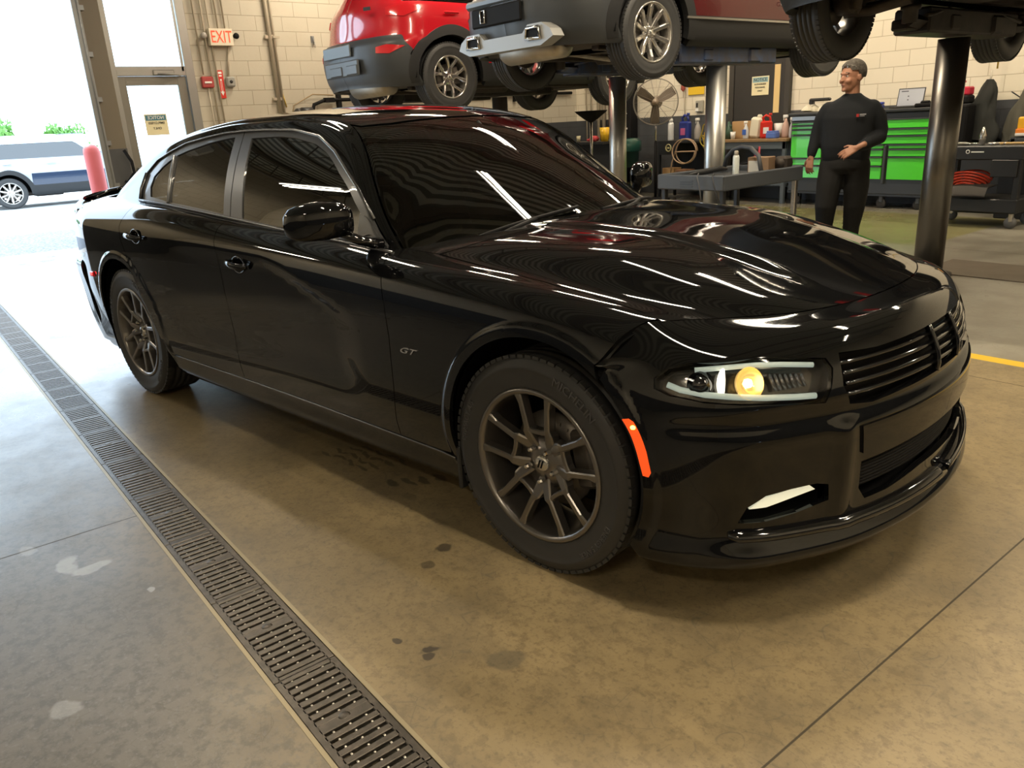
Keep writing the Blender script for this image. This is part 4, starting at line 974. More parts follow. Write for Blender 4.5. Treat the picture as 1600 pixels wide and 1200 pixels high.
def sign(name, cen, w, h, nrm, back, label, cat, texts, frame=None, thick=.006, band=None):
    """nrm: 'x','-x','y','-y' direction the sign faces; texts: (string, dz, size, material)"""
    rz = {'x': PI/2, '-x': -PI/2, '-y': 0, 'y': PI}[nrm]
    e = empty(name, cen, rz, label, cat)
    MB().box((0, 0, 0), (w, thick, h), bev=.002).build('panel', back, e)
    if band: MB().box((0, -thick/2-.0008, band[0]), (w*.9, .0015, band[1])).build('header_band', band[2], e)
    for s, dx, dz, sz, mt, sx in texts: text_mesh('lettering', s, sz, mt, e, (dx, -thick/2-.0025, dz), (PI/2, 0, 0), .0006, sx=sx, bold=.0006)
    return e
cream = nmat('cream_sign_panel', (.78,.72,.48), .5); teal = nmat('blue_sign_band', (.06,.20,.28), .5); wht = nmat('white_enamel', (.8,.8,.78), .4); blk_ = nmat('black_print', (.02,.02,.02), .6); redm = nmat('red_enamel', (.62,.03,.02), .4)
# notice on the outside of the glass door: read from behind (mirrored)
e = sign('notice_sign', (x+.012, 1.0, 1.61), .30, .28, 'x', cream, 'cream notice sign stuck on the glass exit door, seen from behind', 'sign', [('NOTICE', 0, .09, .06, wht, 1), ('EMPLOYEES', 0, .02, .042, blk_, 1), ('ONLY', 0, -.05, .042, blk_, 1)], band=(.09, .07, teal))
e.scale = (-1, 1, 1)
# exit sign with emergency heads
e = sign('exit_sign', (XW+.07, 2.06, 2.74), .33, .22, 'x', nmat('cream_exit_box', (.74,.68,.55), .45), 'cream EXIT sign with red letters and two lamp heads high on the block wall', 'exit sign', [('EXIT', .0, -.005, .225, nmat('red_exit_letters', (.85,.08,.03), .5, emit=(1,.10,.04), estr=.35), .66)], thick=.10)
for dx, dz in ((-.235, .02), (.225, .02)): MB().lathe([(0, -.045), (.035, -.045), (.042, -.03), (.030, .03), (0, .035)], 16, 'y', c=(dx, 0, dz)).build('lamp_head', nmat('lamp_head_grey', (.35,.33,.30), .4) if dx < 0 else M['dark'], e)
for q_ in kids(e):
    if q_.name.startswith('lettering'): q_.scale = (.66, 1.0, 1)
# conduits
cond = nmat('painted_conduit', (.42,.37,.29), .45, metal=.2)
def conduit(pts, r, label, grp=None):
    o = MB().tube(pts, r, 8).build('wall_conduit', cond); tag(o, label, 'pipe', grp); return o
xx = XW+.03
conduit([(xx, 1.745, 4.9), (xx, 1.75, 2.25)], .012, 'thin conduit dropping to the red fire alarm pull station')
conduit([(xx, 1.85, 4.9), (xx, 1.87, 1.0)], .014, 'cream conduit running down just left of the EXIT sign')
conduit([(xx, 1.93, 4.9), (xx, 1.95, 1.0)], .012, 'cream conduit passing behind the left half of the EXIT sign')
conduit([(xx, 2.05, 4.9), (xx, 2.06, 2.84)], .012, 'conduit entering the top of the EXIT sign at its middle')
conduit([(xx, 2.15, 4.9), (xx, 2.16, 2.84)], .012, 'conduit entering the top of the EXIT sign near its right end')
conduit([(xx, 2.17, 2.64), (xx, 2.10, 2.2)], .014, 'short conduit from the EXIT sign down to the grey box')
conduit([(xx, 1.79, 2.08), (xx, 1.80, 1.0)], .009, 'thin conduit running down from the red pull station')
m = MB(); m.tube([(xx+.01, 2.79, 5), (xx+.01, 2.82, 1.4)], .030, 10); m.tube([(xx+.01, 2.86, 5), (xx+.01, 2.88, 1.4)], .018, 10); m.box((xx, 2.81, 2.76), (.04, .16, .06), bev=.01); m.box((xx+.03, 2.90, 2.76), (.03, .10, .03)); m.box((xx, 2.81, 1.9), (.04, .16, .04))
tag(m.build('wall_pipe', cond), 'thick tan pipe clamped to the block wall right of the EXIT sign', 'pipe')
e = empty('fire_alarm_pull_station', (XW+.03, 1.79, 2.15), PI/2, 'dark red fire alarm pull station left of the red arrow sign', 'alarm'); MB().box((0, 0, 0), (.17, .06, .15), bev=.012).build('body', nmat('alarm_red', (.38,.05,.05), .4), e); MB().box((.0, -.035, -.005), (.10, .012, .025), bev=.003).build('pull_handle', wht, e)
e = sign('fire_extinguisher_sign', (XW+.02, 1.99, 2.12), .085, .38, 'x', redm, 'narrow red fire extinguisher sign with a white down arrow', 'sign', [])
m = MB(); m.prism([(-.011, .07), (.011, .07), (.011, -.10), (.028, -.10), (0, -.155), (-.028, -.10), (-.011, -.10)], -.0045, -.003, 'y'); m.box((0, -.004, .155), (.05, .001, .03)); m.box((0, -.004, .115), (.04, .001, .02)); m.build('arrow', wht, e)
MB().prism([(-.006, .05), (.006, .05), (.006, -.09), (-.006, -.09)], -.0055, -.0046, 'y').build('arrow_stripe', redm, e)
e = empty('junction_box', (XW+.04, 2.12, 2.15), 0, 'grey round-cornered electrical box right of the red arrow sign', 'electrical box'); MB().box((0, 0, 0), (.07, .13, .14), bev=.02).build('body', nmat('grey_box_enamel', (.30,.30,.28), .4), e); MB().lathe([(0, .045), (.02, .045), (.024, .034)], 14, 'x').build('knob', blk_, e)
m = MB(); m.box((XW+.012, 3.50, 2.74), (.02, .05, .10), bev=.004); m.tube([(XW+.03, 3.50, 2.78), (XW+.04, 3.505, 2.66)], .006, 6); m.tube([(XW+.03, 3.525, 2.70), (XW+.03, 3.525, 2.62)], .004, 6); m.tube([(XW+.03, 3.475, 2.70), (XW+.03, 3.475, 2.62)], .004, 6); tag(m.build('wall_bracket', trk), 'small rusty metal bracket on the cream wall left of the red vehicle', 'bracket')
m = MB(); m.tube([(xx+.05, 3.30, 1.62), (xx+.05, 3.36, 1.80), (xx+.05, 3.55, 1.86), (xx+.05, 8.8, 1.86)], .028, 10)
for y in (3.8, 5.6, 7.4): m.box((xx+.03, y, 1.84), (.08, .06, .20))
m.box((xx+.06, 3.62, 1.86), (.08, .16, .07)); m.build('x', M['dark']); bpy.data.objects['x'].name = 'air_line_pipe'; tag(bpy.data.objects['air_line_pipe'], 'dark air pipe on brackets along the cream block wall', 'pipe')
m = MB(); m.tube([(xx+.0, 2.95, 1.5), (xx+.0, 3.05, 1.80), (xx+.06, 3.35, 1.95), (xx+.06, 3.7, 1.93)], .010, 6); tag(m.build('air_hose', nmat('tan_hose', (.30,.22,.12), .6)), 'thin tan hose looping over the dark air pipe', 'hose')
m = MB(); m.box((xx+.20, 3.12, 1.66), (.16, .34, .18), bev=.05); m.lathe([(.05, -.1), (.10, -.08), (.10, .08), (.05, .1)], 18, 'y', c=(xx+.28, 3.12, 1.66)); m.box((xx+.06, 3.12, 1.62), (.18, .05, .04)); tag(m.build('hose_reel', M['clad']), 'black hose reel on the block wall above the sedan roof', 'hose reel')
m = MB(); m.box((XW+.01, 2.85, 1.62), (.012, .46, .11), bev=.002); tag(m.build('paper_notice', nmat('yellow_paper', (.62,.50,.25), .6)), 'faded yellow paper strip on the wall low behind the sedan roof', 'notice')
m = MB(); m.tube([(XW+.012, 2.90, 1.98), (XW+.012, 2.94, 1.78)], .008, 6); tag(m.build('yellow_rope', nmat('yellow_rope', (.6,.42,.05), .6)), 'short yellow rope beside the thick wall pipe', 'rope')
# things hanging by the track foot
m = MB(); m.tube([(XW+.22, .46, 1.30), (XW+.25, .52, 1.15), (XW+.24, .53, 1.0), (XW+.22, .42, .86)], .022, 8); m.tube([(XW+.2, .40, .9), (XW+.26, .56, .78), (XW+.3, .66, .84), (XW+.24, .42, .70), (XW+.3, .3, .62)], .018, 8); tag(m.build('hose_bundle', M['dark']), 'tangled black hose at the foot of the garage door track', 'hose')
# drain: frame rails and iron grates
iron = nmat('cast_iron', (.075,.068,.060), .42, metal=.75, noise=(30,.2,(.12,.105,.09)), bump=(120, .25, .002))
dr = empty('trench_drain', (0, (DR0+DR1)/2, 0), 0, 'long black iron trench drain grate set in the concrete beside the sedan', 'floor drain')
yc = (DR0+DR1)/2
for sg in (-1, 1): MB().box((-1.65, sg*.097, -.012), (17.3, .012, .026)).build('frame_rail', nmat('galvanised_edge', (.34,.29,.19), .45, metal=.4), dr)
gp = None; L = .5
for k in range(-20, 8):
    if gp is None:
        m = MB(); 
        for sg in (-1, 1): m.box((L/2, sg*.079, -.006), (L-.004, .022, .012), bev=.002)
        n = 16; pitch = L/n
        for i in range(n+1):
            x0 = min(max(i*pitch, .006), L-.006)
            m.box((x0, 0, -.006), (.019, .15, .012), bev=.002)
        for i in (7.5,): m.box((i*pitch, 0, -.0065), (.030, .15, .011)); m.lathe([(0, .0), (.011, .0), (.016, -.002), (.016, -.01)], 18, 'z', c=(i*pitch, 0, .001)); 
        for i in range(n):
            for yy in (-.045, .045): m.box(((i+.5)*pitch, yy, -.008), (pitch, .006, .006))
        [m.lathe([(.0035, .0), (.0025, .0012), (0, .0016)], 6, c=((i+.5)*pitch, yy, -.005), mi=1) for i in range(n) for yy in (-.045, .0, .045)]; gp = m.build('drain_grate', None, dr, mats=[iron, nmat('painted_grate_glint', (.75,.72,.64), .3, metal=.3)]); o = gp  # added pale beads: metal glints put into shape and colour
    else: o = gp.copy(); COL.objects.link(o); o.parent = dr
    o.location = (k*L+.076, 0, 0)
m = MB(); m.box((-.05, 4.82, .004), (2.3, .68, .008)); tag(m.build('steel_floor_plate', nmat('brown_steel_plate', (.12,.095,.07), .45, metal=.4, noise=(6,.3,(.16,.13,.10)))), 'brown steel cover plate in the floor right of the near lift post', 'floor plate')
# ------------------------------------------------------------------ outside
g = NT('outdoor_paving'); n1 = g.noise(.3, 6); n2 = g.noise(30, 3)
sep = g.n('ShaderNodeSeparateXYZ', {0: g.tc.outputs['Object']})
asp = g.math('MULTIPLY', g.ramp(sep.outputs[0], -10.95, -11.0), g.ramp(sep.outputs[0], -14.2, -14.0))
g.link(g.mix(asp, g.mix(n1, (.42,.42,.41), (.52,.52,.5)), g.mix(g.ramp(n2, .4, .6), (.08,.10,.13), (.20,.23,.27))), 'Base Color'); g.b.inputs['Roughness'].default_value = .8
m = MB(); m.box((-55, 0, -.05), (89.4, 90, .08)); struct(m.build('ground', g.m))
m = MB(); m.lathe([(.125, 0), (.125, 1.27), (.115, 1.33), (.08, 1.38), (0, 1.40)], 24, c=(-12.5, .57, 0)); m.lathe([(.2, 0), (.2, .03), (.125, .03)], 24, c=(-12.5, .57, 0)); tag(m.build('bollard', nmat('faded_red_bollard', (.55,.09,.08), .5)), 'round-topped faded red bollard outside the bay door', 'bollard')
rnd = random.Random(3)
leafm = nmat('leaf_green', (.10,.30,.06), .6, noise=(3,.3,(.22,.40,.10))); bark = nmat('bark', (.12,.09,.06), .8)
for i, (yy, xx_, hh_, ww) in enumerate(((-.5,-38,2.6,3.6), (2.4,-40,2.5,1.9), (-4.4,-41,2.4,2.6), (5.4,-42,2.2,2.2), (-9.0,-40,3.0,4.0))):
    t = empty('tree', (xx_, yy, 0), 0, ['bushy green tree left of the small tree across the street', 'small round green tree just left of the garage door track', 'pale tree at the left edge across the street', 'yellow-green tree nearest the garage door track', 'tree beyond the left edge of the door opening'][i], 'tree')
    m = MB(); m.tube([(0, 0, 0), (.05, .05, 1.2), (0, 0, 1.9)], [.13, .1, .06], 8); m.build('trunk', bark, t)
    m = MB()
    for k in range(900):
        a = rnd.uniform(0, 2*PI); b = rnd.uniform(-1, 1); r = rnd.uniform(.6, 1)*(1+.25*math.sin(3*a+i)+.15*math.sin(5*b+2*a))
        c = Vector((r*math.cos(a)*math.sqrt(1-b*b)*ww*.4, r*math.sin(a)*math.sqrt(1-b*b)*ww/2, hh_*.66+r*b*hh_*.38)); q = Euler((rnd.uniform(0, 6), rnd.uniform(0, 6), rnd.uniform(0, 6))).to_matrix(); s_ = rnd.uniform(.10, .20)
        m.add([c+q @ Vector(v)*s_ for v in ((-1,-.5,0),(0,-.2,.15),(1,-.5,0),(1,.5,0),(0,.2,.15),(-1,.5,0))], [(0,1,4,5),(1,2,3,4)])
    m.build('crown', leafm, t)
# ------------------------------------------------------------------ lifted vehicles (x forward, rear axle at the origin, z from the wheel bottoms)
_path = [(3.62,0),(3.58,.45),(3.42,.76),(3.05,.90),(2.7,.925),(2.0,.925),(1.2,.925),(.4,.93),(-.1,.93),(-.42,.91),(-.62,.83),(-.755,.66),(-.835,.40),(-.865,.18),(-.87,0)]
_pp = np.array([(p[0], p[1]) for p in _path]); _pe = np.vstack([[3.58,-.45], _pp, [-.90,-.18]])
_d = []
for i in range(len(_pp)-1):
    p0, p1, p2, p3 = _pe[i], _pe[i+1], _pe[i+2], _pe[i+3]
    for t in np.linspace(0, 1, 20, endpoint=False): _d.append(.5*((2*p1)+(-p0+p2)*t+(2*p0-5*p1+4*p2-p3)*t*t+(-p0+3*p1-3*p2+p3)*t**3))
_d.append(_pp[-1]); _d = np.array(_d); _al = np.concatenate([[0], np.cumsum(np.hypot(*np.diff(_d, axis=0).T))]); AEND = float(_al[-1])
_zin = pchip([(0,.16),(.24,.10),(.34,.035),(.5,.01),(.75,0),(.95,.015),(1.12,.055),(1.2,.10),(1.45,.22),(1.6,.33),(1.68,.47)])
_zrear = pchip([(0,-.02),(.3,.06),(.42,.015),(.6,-.01),(.74,0),(.80,.06),(1.1,.12),(1.25,.20),(1.5,.38),(1.7,.55)])
_zfront = pchip([(0,-.1),(.3,0),(.8,.02),(1.0,.20),(1.08,.75),(1.15,1.1),(1.6,1.9),(1.7,2.1)])
def suvf(a, z):
    a = np.atleast_1d(np.asarray(a, float)); z = np.atleast_1d(np.asarray(z, float)); a, z = np.broadcast_arrays(a, z)
    x = np.interp(a, _al, _d[:, 0]); y = np.interp(a, _al, _d[:, 1])
    y = y*(1-_zin(z)/.93); rr = sst(.6, -.85, x); x = x+rr*_zrear(z)-sst(1.8, 3.5, x)*_zfront(z)
    return np.stack([x, y, z], -1)
def a_of_x(x): 
    m_ = np.arange(len(_d)); return float(np.interp(-x, -_d[:, 0], _al))
def ax(L): return [(a_of_x(x), z) for x, z in L]
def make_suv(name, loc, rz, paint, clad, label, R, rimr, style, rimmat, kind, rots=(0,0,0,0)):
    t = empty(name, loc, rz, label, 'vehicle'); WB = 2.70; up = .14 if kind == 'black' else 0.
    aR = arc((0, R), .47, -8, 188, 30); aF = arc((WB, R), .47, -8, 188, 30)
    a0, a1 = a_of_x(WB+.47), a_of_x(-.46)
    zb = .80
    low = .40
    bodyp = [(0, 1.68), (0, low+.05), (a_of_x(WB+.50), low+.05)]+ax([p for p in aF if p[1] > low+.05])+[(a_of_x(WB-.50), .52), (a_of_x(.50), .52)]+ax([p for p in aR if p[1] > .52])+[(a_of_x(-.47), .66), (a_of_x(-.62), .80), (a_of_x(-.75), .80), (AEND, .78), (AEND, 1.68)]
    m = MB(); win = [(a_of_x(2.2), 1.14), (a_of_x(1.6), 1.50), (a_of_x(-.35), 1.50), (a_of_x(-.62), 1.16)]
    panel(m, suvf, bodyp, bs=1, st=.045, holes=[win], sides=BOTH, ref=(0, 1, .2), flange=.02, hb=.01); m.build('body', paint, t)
    for sd in BOTH: m = MB(); panel(m, suvf, win, bs=1, st=.06, sides=(sd,), ref=(0, 1, .2), inset=.01, flange=0, hb=.01); m.build('side_window', M['glass_side'], t)
    m = MB(); rows = []
    for x in np.linspace(2.0, -.30, 10): rows.append([(x, y, 1.70-.12*(y/.5)**2*.4-.10*max(0, x-1.3)) for y in np.linspace(-.52, .52, 9)])
    m.grid(rows); rows = [[(1.98+k*.25, y*(1+.09*k), 1.66-.16*k) for y in np.linspace(-.55, .55, 7)] for k in range(5)]; m.grid(rows); m.build('roof', paint, t)
    # rear bumper with arch cladding and sills
    bump = ax([(-.40, .30), (-.50, .62)])+[(a_of_x(-.47), .665), (a_of_x(-.62), .81), (a_of_x(-.75), .81), (AEND, .79), (AEND, .31), (a_of_x(-.72), .30)]
    m = MB(); panel(m, suvf, bump, bs=1, st=.04, sides=BOTH, ref=(-1, .6, 0), inset=-.02, flange=.05, gap=0, hb=.01); bp = m.build('rear_bumper', clad, t)
    for sd in BOTH: m = MB(); panel(m, suvf, [(a_of_x(-.55), .70), (a_of_x(-.70), .72), (a_of_x(-.765), .70), (a_of_x(-.765), .64), (a_of_x(-.68), .63)], bs=1, st=.03, sides=(sd,), ref=(-1, .6, 0), inset=-.026, flange=.03, gap=0, hb=.01); m.build('bumper_reflector', M['red_lamp'], bp)
    for c in ((0, R), (WB, R)):
        outer = arc(c, .545, -5, 185, 30); inner = arc(c, .44, 185, -5, 30)
        for sd in BOTH: m = MB(); panel(m, suvf, ax(outer+inner), bs=1, st=.035, sides=(sd,), ref=(0, 1, 0), inset=-.022, flange=.06, gap=0, hb=.01); m.build('arch_cladding', M['clad'], t)
    for sd in BOTH: m = MB(); panel(m, suvf, ax([(WB-.47, .52), (.50, .52), (.48, .28+up), (WB-.45, .28+up)]), bs=1, st=.06, sides=(sd,), inset=-.012, flange=.05, gap=0, hb=.01); m.build('sill_cladding', M['clad'], t)
    m = MB(); panel(m, suvf, [(0, .47), (0, .28), (a_of_x(WB+.45), .28), (a_of_x(WB+.50), .47)], bs=1, st=.06, sides=BOTH, inset=-.012, flange=.05, hb=.01); m.build('front_bumper', M['clad'], t)
    for sd in BOTH:
        m = MB(); panel(m, suvf, [(a_of_x(-.38), 1.08), (a_of_x(-.60), 1.13), (a_of_x(-.74), 1.10), (a_of_x(-.74), 1.02), (a_of_x(-.60), 1.0)], bs=1, st=.04, sides=(sd,), ref=(-1, .6, 0), inset=-.012, flange=.03, gap=0, hb=.01); m.build('tail_lamp', M['red_lamp'], t)
        for cx in (0, WB):
            m = MB(); m.lathe([(.46, .0), (.47, .04), (.47, .34), (0, .34)], 36, 'y'); o = m.build('wheel_well', M['dark'], t, loc=(cx, sd*.91, R)); o.rotation_euler = (0, 0, 0 if sd < 0 else PI)
            import bmesh
            bm = bmesh.new(); bm.from_mesh(o.data); bmesh.ops.bisect_plane(bm, geom=bm.verts[:]+bm.edges[:]+bm.faces[:], plane_co=(0, 0, .0), plane_no=(0, 0, 1), clear_inner=True); bm.to_mesh(o.data); bm.free()
        m = MB(); m.box((1.0, sd*.945, 1.02), (.20, .03, .03), bev=.012); m.box((.05, sd*.935, 1.04), (.20, .03, .03), bev=.012); m.build('door_handle', paint, t)
    # underside: floor pan, exhaust, suspension
    m = MB(); m.box((1.35, 0, .33+up), (3.9, 1.35, .06), bev=.02); m.box((1.35, .55, .30+up), (3.4, .09, .08), bev=.01); m.box((1.35, -.55, .30+up), (3.4, .09, .08), bev=.01); m.box((.05, 0, .36+up), (.5, 1.0, .12), bev=.04); m.box((WB, 0, .33+up), (.7, .9, .14), bev=.05); m.box((.9, 0, .30+up), (.7, .9, .16), bev=.06); ub = m.build('underbody', M['underbody'], t)
    m = MB()
    for cx in (0, WB):
        for sd in BOTH:
            m.tube([(cx+.04, sd*.30, .34), (cx+.02, sd*.55, .29), (cx, sd*.72, .30)], [.05, .035, .045], 8, flat=.6); m.tube([(cx+.30, sd*.45, .36), (cx+.10, sd*.66, .32)], .028, 8); m.cyl((cx-.08, sd*.60, .30), (cx-.04, sd*.56, .62), .035, 12); m.cyl((cx, sd*.60, .30), (cx, sd*.70, R), .03, 8)
            m.cyl((cx, sd*.62, R), (cx, sd*.76, R), .09, 16)
            for k in range(5): m.lathe([(.052, -.008), (.062, 0), (.052, .008)], 14, c=(cx-.05, sd*.565, .42+.035*k))
        m.cyl((cx, -.7, R-.01), (cx, .7, R-.01), .018, 10)
    m.build('suspension', M['underbody'], t)
    m = MB(); m.lathe([(0, -.42), (.07, -.42), (.12, -.38), (.13, .35), (.10, .41), (0, .42)], 20, 'y', c=(-.56, -.10 if kind == 'red' else .0, .335+up)); 
    m.tube([(-.5, .30, .34+up), (-.1, .42, .36+up), (.6, .2, .26+up), (1.8, .15, .25+up), (2.4, .1, .3+up)], .03, 10); m.build('exhaust', M['muffler'], t)
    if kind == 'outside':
        for sd in BOTH: m = MB(); panel(m, suvf, ax([(WB-.52, .80), (.52, .80), (.50, .50), (WB-.48, .50)]), bs=1, st=.06, sides=(sd,), inset=-.008, flange=.03, gap=0, hb=.01); m.build('painted_door_reflection', nmat('painted_asphalt_reflection', (.02,.035,.07), .12, coat=1), t)  # added panel: reflection of dark asphalt put into the door colour
    if kind == 'red':
        m = MB(); m.box((-.895, -.02, .52), (.03, .80, .17), bev=.02); m.box((-.912, -.28, .50), (.02, .26, .10), bev=.01); m.box((-.912, .10, .50), (.02, .30, .10), bev=.01); m.build('diffuser_panel', nmat('light_grey_plastic', (.09,.10,.11), .4), bp)
        m = MB(); m.box((-.905, .05, .705), (.02, .66, .13), bev=.02); m.build('bumper_step', nmat('smooth_grey_plastic', (.12,.14,.155), .3), bp)
        m = MB(); m.box((-.78, -.52, 1.10), (.012, .09, .035), rot=(0, 0, .4)); m.build('tailgate_badge', M['clad'], t)
    if kind == 'maroon':
        sk = MB()
        prof = [(-.50, .30), (-.66, .36), (-.62, .42), (-.52, .475), (-.34, .475), (-.27, .415), (.27, .415), (.34, .475), (.52, .475), (.62, .42), (.66, .36), (.50, .30)]
        rows = []
        for dx, k in ((-.955, 1.0), (-.97, .96), (-.97, .96)): pass
        sk.prism([(p[0], p[1]) for p in prof], -.925, -.80, 'x'); sk.build('skid_plate', nmat('silver_skid_plate', (.36,.36,.35), .5, metal=.5), bp)
        for sd in BOTH:
            tp = [(sd*.42-.09, .36), (sd*.42-.075, .445), (sd*.42+.075, .445), (sd*.42+.09, .36)]
            ti = MB(); ti.tube([(-.940, p[0], p[1]) for p in tp], .014, 8, closed=True); ti.build('exhaust_tip', M['chrome'], bp)
            MB().prism(tp, -.934, -.926, 'x').build('exhaust_opening', M['dark'], bp)
        m = MB(); m.box((-.905, .10, .60), (.03, .70, .16), bev=.03); q = m.build('license_recess', M['dark'], bp)
        m = MB(); m.tube([(-.928, .30, .555), (-.928, .30, .655), (-.928, .24, .655), (-.928, .24, .555)], .008, 6, closed=True); m.build('tow_hook', M['chrome'], bp)
        m = MB(); m.box((-.88, .0, .72), (.06, 1.10, .07), bev=.02); m.build('bumper_step', nmat('smooth_grey_plastic_b', (.13,.15,.17), .3), bp)
        text_mesh('door_badge', 'CHEROKEE', .055, M['badge'], t, (1.95, -.945, .66), (PI/2, 0, 0), .002, sx=1.2)
        m = MB(); m.box((1.35, -.945, .50), (1.9, .012, .018)); m.build('sill_trim', M['steel'], t)
    k = 0
    for cx in (0, WB):
        for sd in (-1, 1):
            make_wheel(t, 'wheel', cx, sd*.80, sd > 0, R, .225, rimr, style, rimmat, rot=rots[k], michelin=False); k += 1
    return t
make_suv('red_suv', (-6.90, 3.12, 1.535), PI/2, M['red_paint'], M['grey_plastic'], 'bright red SUV raised on the lift at the left, grey rear bumper towards us', .372, .228, 'y5', M['silver'], 'red', (10, 0, 22, 0))
make_suv('dark_red_suv', (-3.95, 3.20, 1.68), PI/2, M['maroon_paint'], M['grey_plastic'], 'dark red SUV raised on the middle lift with twin exhaust bumper', .372, .238, 'star', M['silver'], 'maroon', (0, 0, 18, 0))
make_suv('black_suv', (-.50, 3.05, 1.67), PI/2, nmat('black_suv_paint', (.01,.01,.011), .2, coat=1), M['clad'], 'vehicle raised on the right-hand lift, only its underside and left wheels visible', .372, .228, 'y5', M['steel'], 'black', (0, 0, 0, 0))
make_suv('parked_suv', (-21.9, .33, 0), -PI/2+.0, nmat('sky_glare_suv_paint', (.42,.45,.50), .15, coat=1), M['clad'], 'parked vehicle outside the open garage door, washed out by daylight', .36, .25, 'star', M['silver'], 'outside', (0, 0, 0, 0)).rotation_euler = (0, 0, PI/2)  # pale paint stands in for bright sky reflected on black bodywork
# lifts
liftblue = nmat('scuffed_blue_lift_arm', (.05,.10,.24), .4, metal=.3, noise=(10,.25,(.07,.06,.055))); liftblk = nmat('black_lift_arm', (.015,.015,.016), .5, metal=.3, noise=(12,.3,(.05,.04,.035)))
pst = nmat('polished_lift_post', (.56,.55,.52), .36, metal=.95); pdark = nmat('dark_polished_lift_post', (.20,.19,.175), .33, metal=.95)
def make_lift(xs, yy, ztop, arm, post, label, rads):
    t = empty('vehicle_lift', ((xs[0]+xs[1])/2, yy, 0), 0, label, 'vehicle lift'); cx = (xs[0]+xs[1])/2
    for x, r in zip(xs, rads):
        x = x-cx
        p = MB().lathe([(0, 0), (r, 0), (r, ztop-.10), (0, ztop-.10)], 40, c=(x, 0, 0)).build('lift_post', post, t)
        MB().lathe([(r+.07, 0), (r+.07, .02), (r+.02, .03), (r+.005, .03)], 36, c=(x, 0, 0)).build('floor_collar', liftblk, p)
        b = MB(); b.box((x, .05, ztop), (.26, 1.5, .17), bev=.015); b.box((x, -.62, ztop-.03), (.12, .5, .07), bev=.01); b.box((x, .42, ztop-.01), (.30, .20, .14), bev=.02); b.box((x, -.30, ztop-.01), (.28, .16, .12), bev=.02); b.build('carriage', arm, t)
        sg = 1 if x > 0 else -1
        for dy in (-1, 1):
            a = MB(); x1, y1 = x-sg*.10, dy*.95+.02; a.tube([(x, dy*.30, ztop-.02), ((x+x1)/2, dy*.62, ztop-.015), (x1, y1, ztop-.01)], [.075, .06, .05], 4, flat=.8, sm=False, up=(0, 0, 1))
            a.tube([(x+.10, dy*.35, ztop+.08), (x1+.04, y1-dy*.15, ztop+.02)], .016, 6)
            q = a.build('swing_arm', arm, t)
            MB().lathe([(.0, -.03), (.05, -.03), (.05, .05), (.065, .055), (.065, .085), (0, .085)], 18, c=(x1, y1, ztop)).build('lift_pad', liftblk, q)
    return t
make_lift((-8.05, -6.70), 4.35, 1.80, liftblk, pst, 'two-post floor lift with polished posts under the red SUV', (.10, .10))
make_lift((-4.63, -3.29), 4.40, 1.90, liftblue, pst, 'two-post floor lift with scuffed blue arms under the dark red SUV', (.095, .10))
make_lift((-1.08, .30), 4.40, 1.92, liftblk, pdark, 'two-post floor lift at the right, dark near post and black arms', (.112, .112))
# ------------------------------------------------------------------ things along the back wall
P_ = {}
def pm(name, col, rough=.5, metal=0., **k):
    if name not in P_: P_[name] = nmat(name, col, rough, metal, **k)
    return P_[name]
cab_blk = pm('tool_cabinet_black', (.035,.038,.042), .4); green = pm('bright_green_drawer', (.09,.78,.03), .28, coat=.6); dgrey = pm('dark_grey_steel', (.05,.056,.064), .45)
# big rolling tool cabinet with green drawers
tc = empty('tool_cabinet', (-3.98, 8.66, 0), 0, 'long rolling tool cabinet with bright green drawers against the back wall', 'tool cabinet')
W0, W1, D = -1.02, 1.02, .25
m = MB(); m.box((0, 0, .72), (2.04, .52, 1.06), bev=.012); m.box((0, -.02, 1.27), (2.10, .58, .04), bev=.01); m.box((0, -.235, 1.215), (2.0, .03, .075)); m.box((0, 0, .19), (2.06, .50, .05)); m.build('cabinet_body', cab_blk, tc)
def drawer(x0, x1, z0, z1, par=tc, yf=-.262, mt=green):
    d = MB().box(((x0+x1)/2, yf-.006, (z0+z1)/2), (x1-x0-.018, .022, z1-z0-.020), bev=.004).build('drawer', mt, par)
    MB().box(((x0+x1)/2, yf-.024, z1-.006), (x1-x0-.02, .022, .014), bev=.003).build('drawer_pull', dgrey, d)
for z0, z1 in ((1.115, 1.165), (1.06, 1.115), (.985, 1.06), (.66, .985), (.56, .66), (.38, .56)): drawer(-1.0, -.50, z0, z1)
for z0, z1 in ((1.04, 1.165), (.95, 1.04), (.84, .95)): drawer(-.48, 1.0, z0, z1)
for z0, z1 in ((.78, .84), (.68, .78), (.56, .68), (.38, .56)): drawer(-.48, .40, z0, z1)
for z0, z1 in ((.78, .84), (.68, .78), (.38, .68)): drawer(.46, 1.0, z0, z1)
MB().box((.43, -.29, .58), (.035, .03, .50), bev=.008).build('vertical_pull', dgrey, tc)
MB().box((-.75, -.275, 1.215), (.5, .02, .06), bev=.004).build('control_strip', M['steel'], tc)
for x in (-.9, -.3, .4, .9):
    m = MB(); m.lathe([(0, -.02), (.062, -.02), (.066, -.012), (.066, .012), (.062, .02), (0, .02)], 20, 'y', c=(x, -.2, .066)); c_ = m.build('caster', M['rubber'], tc); MB().box((x, -.2, .12), (.06, .07, .09), bev=.01).build('caster_fork', dgrey, c_)
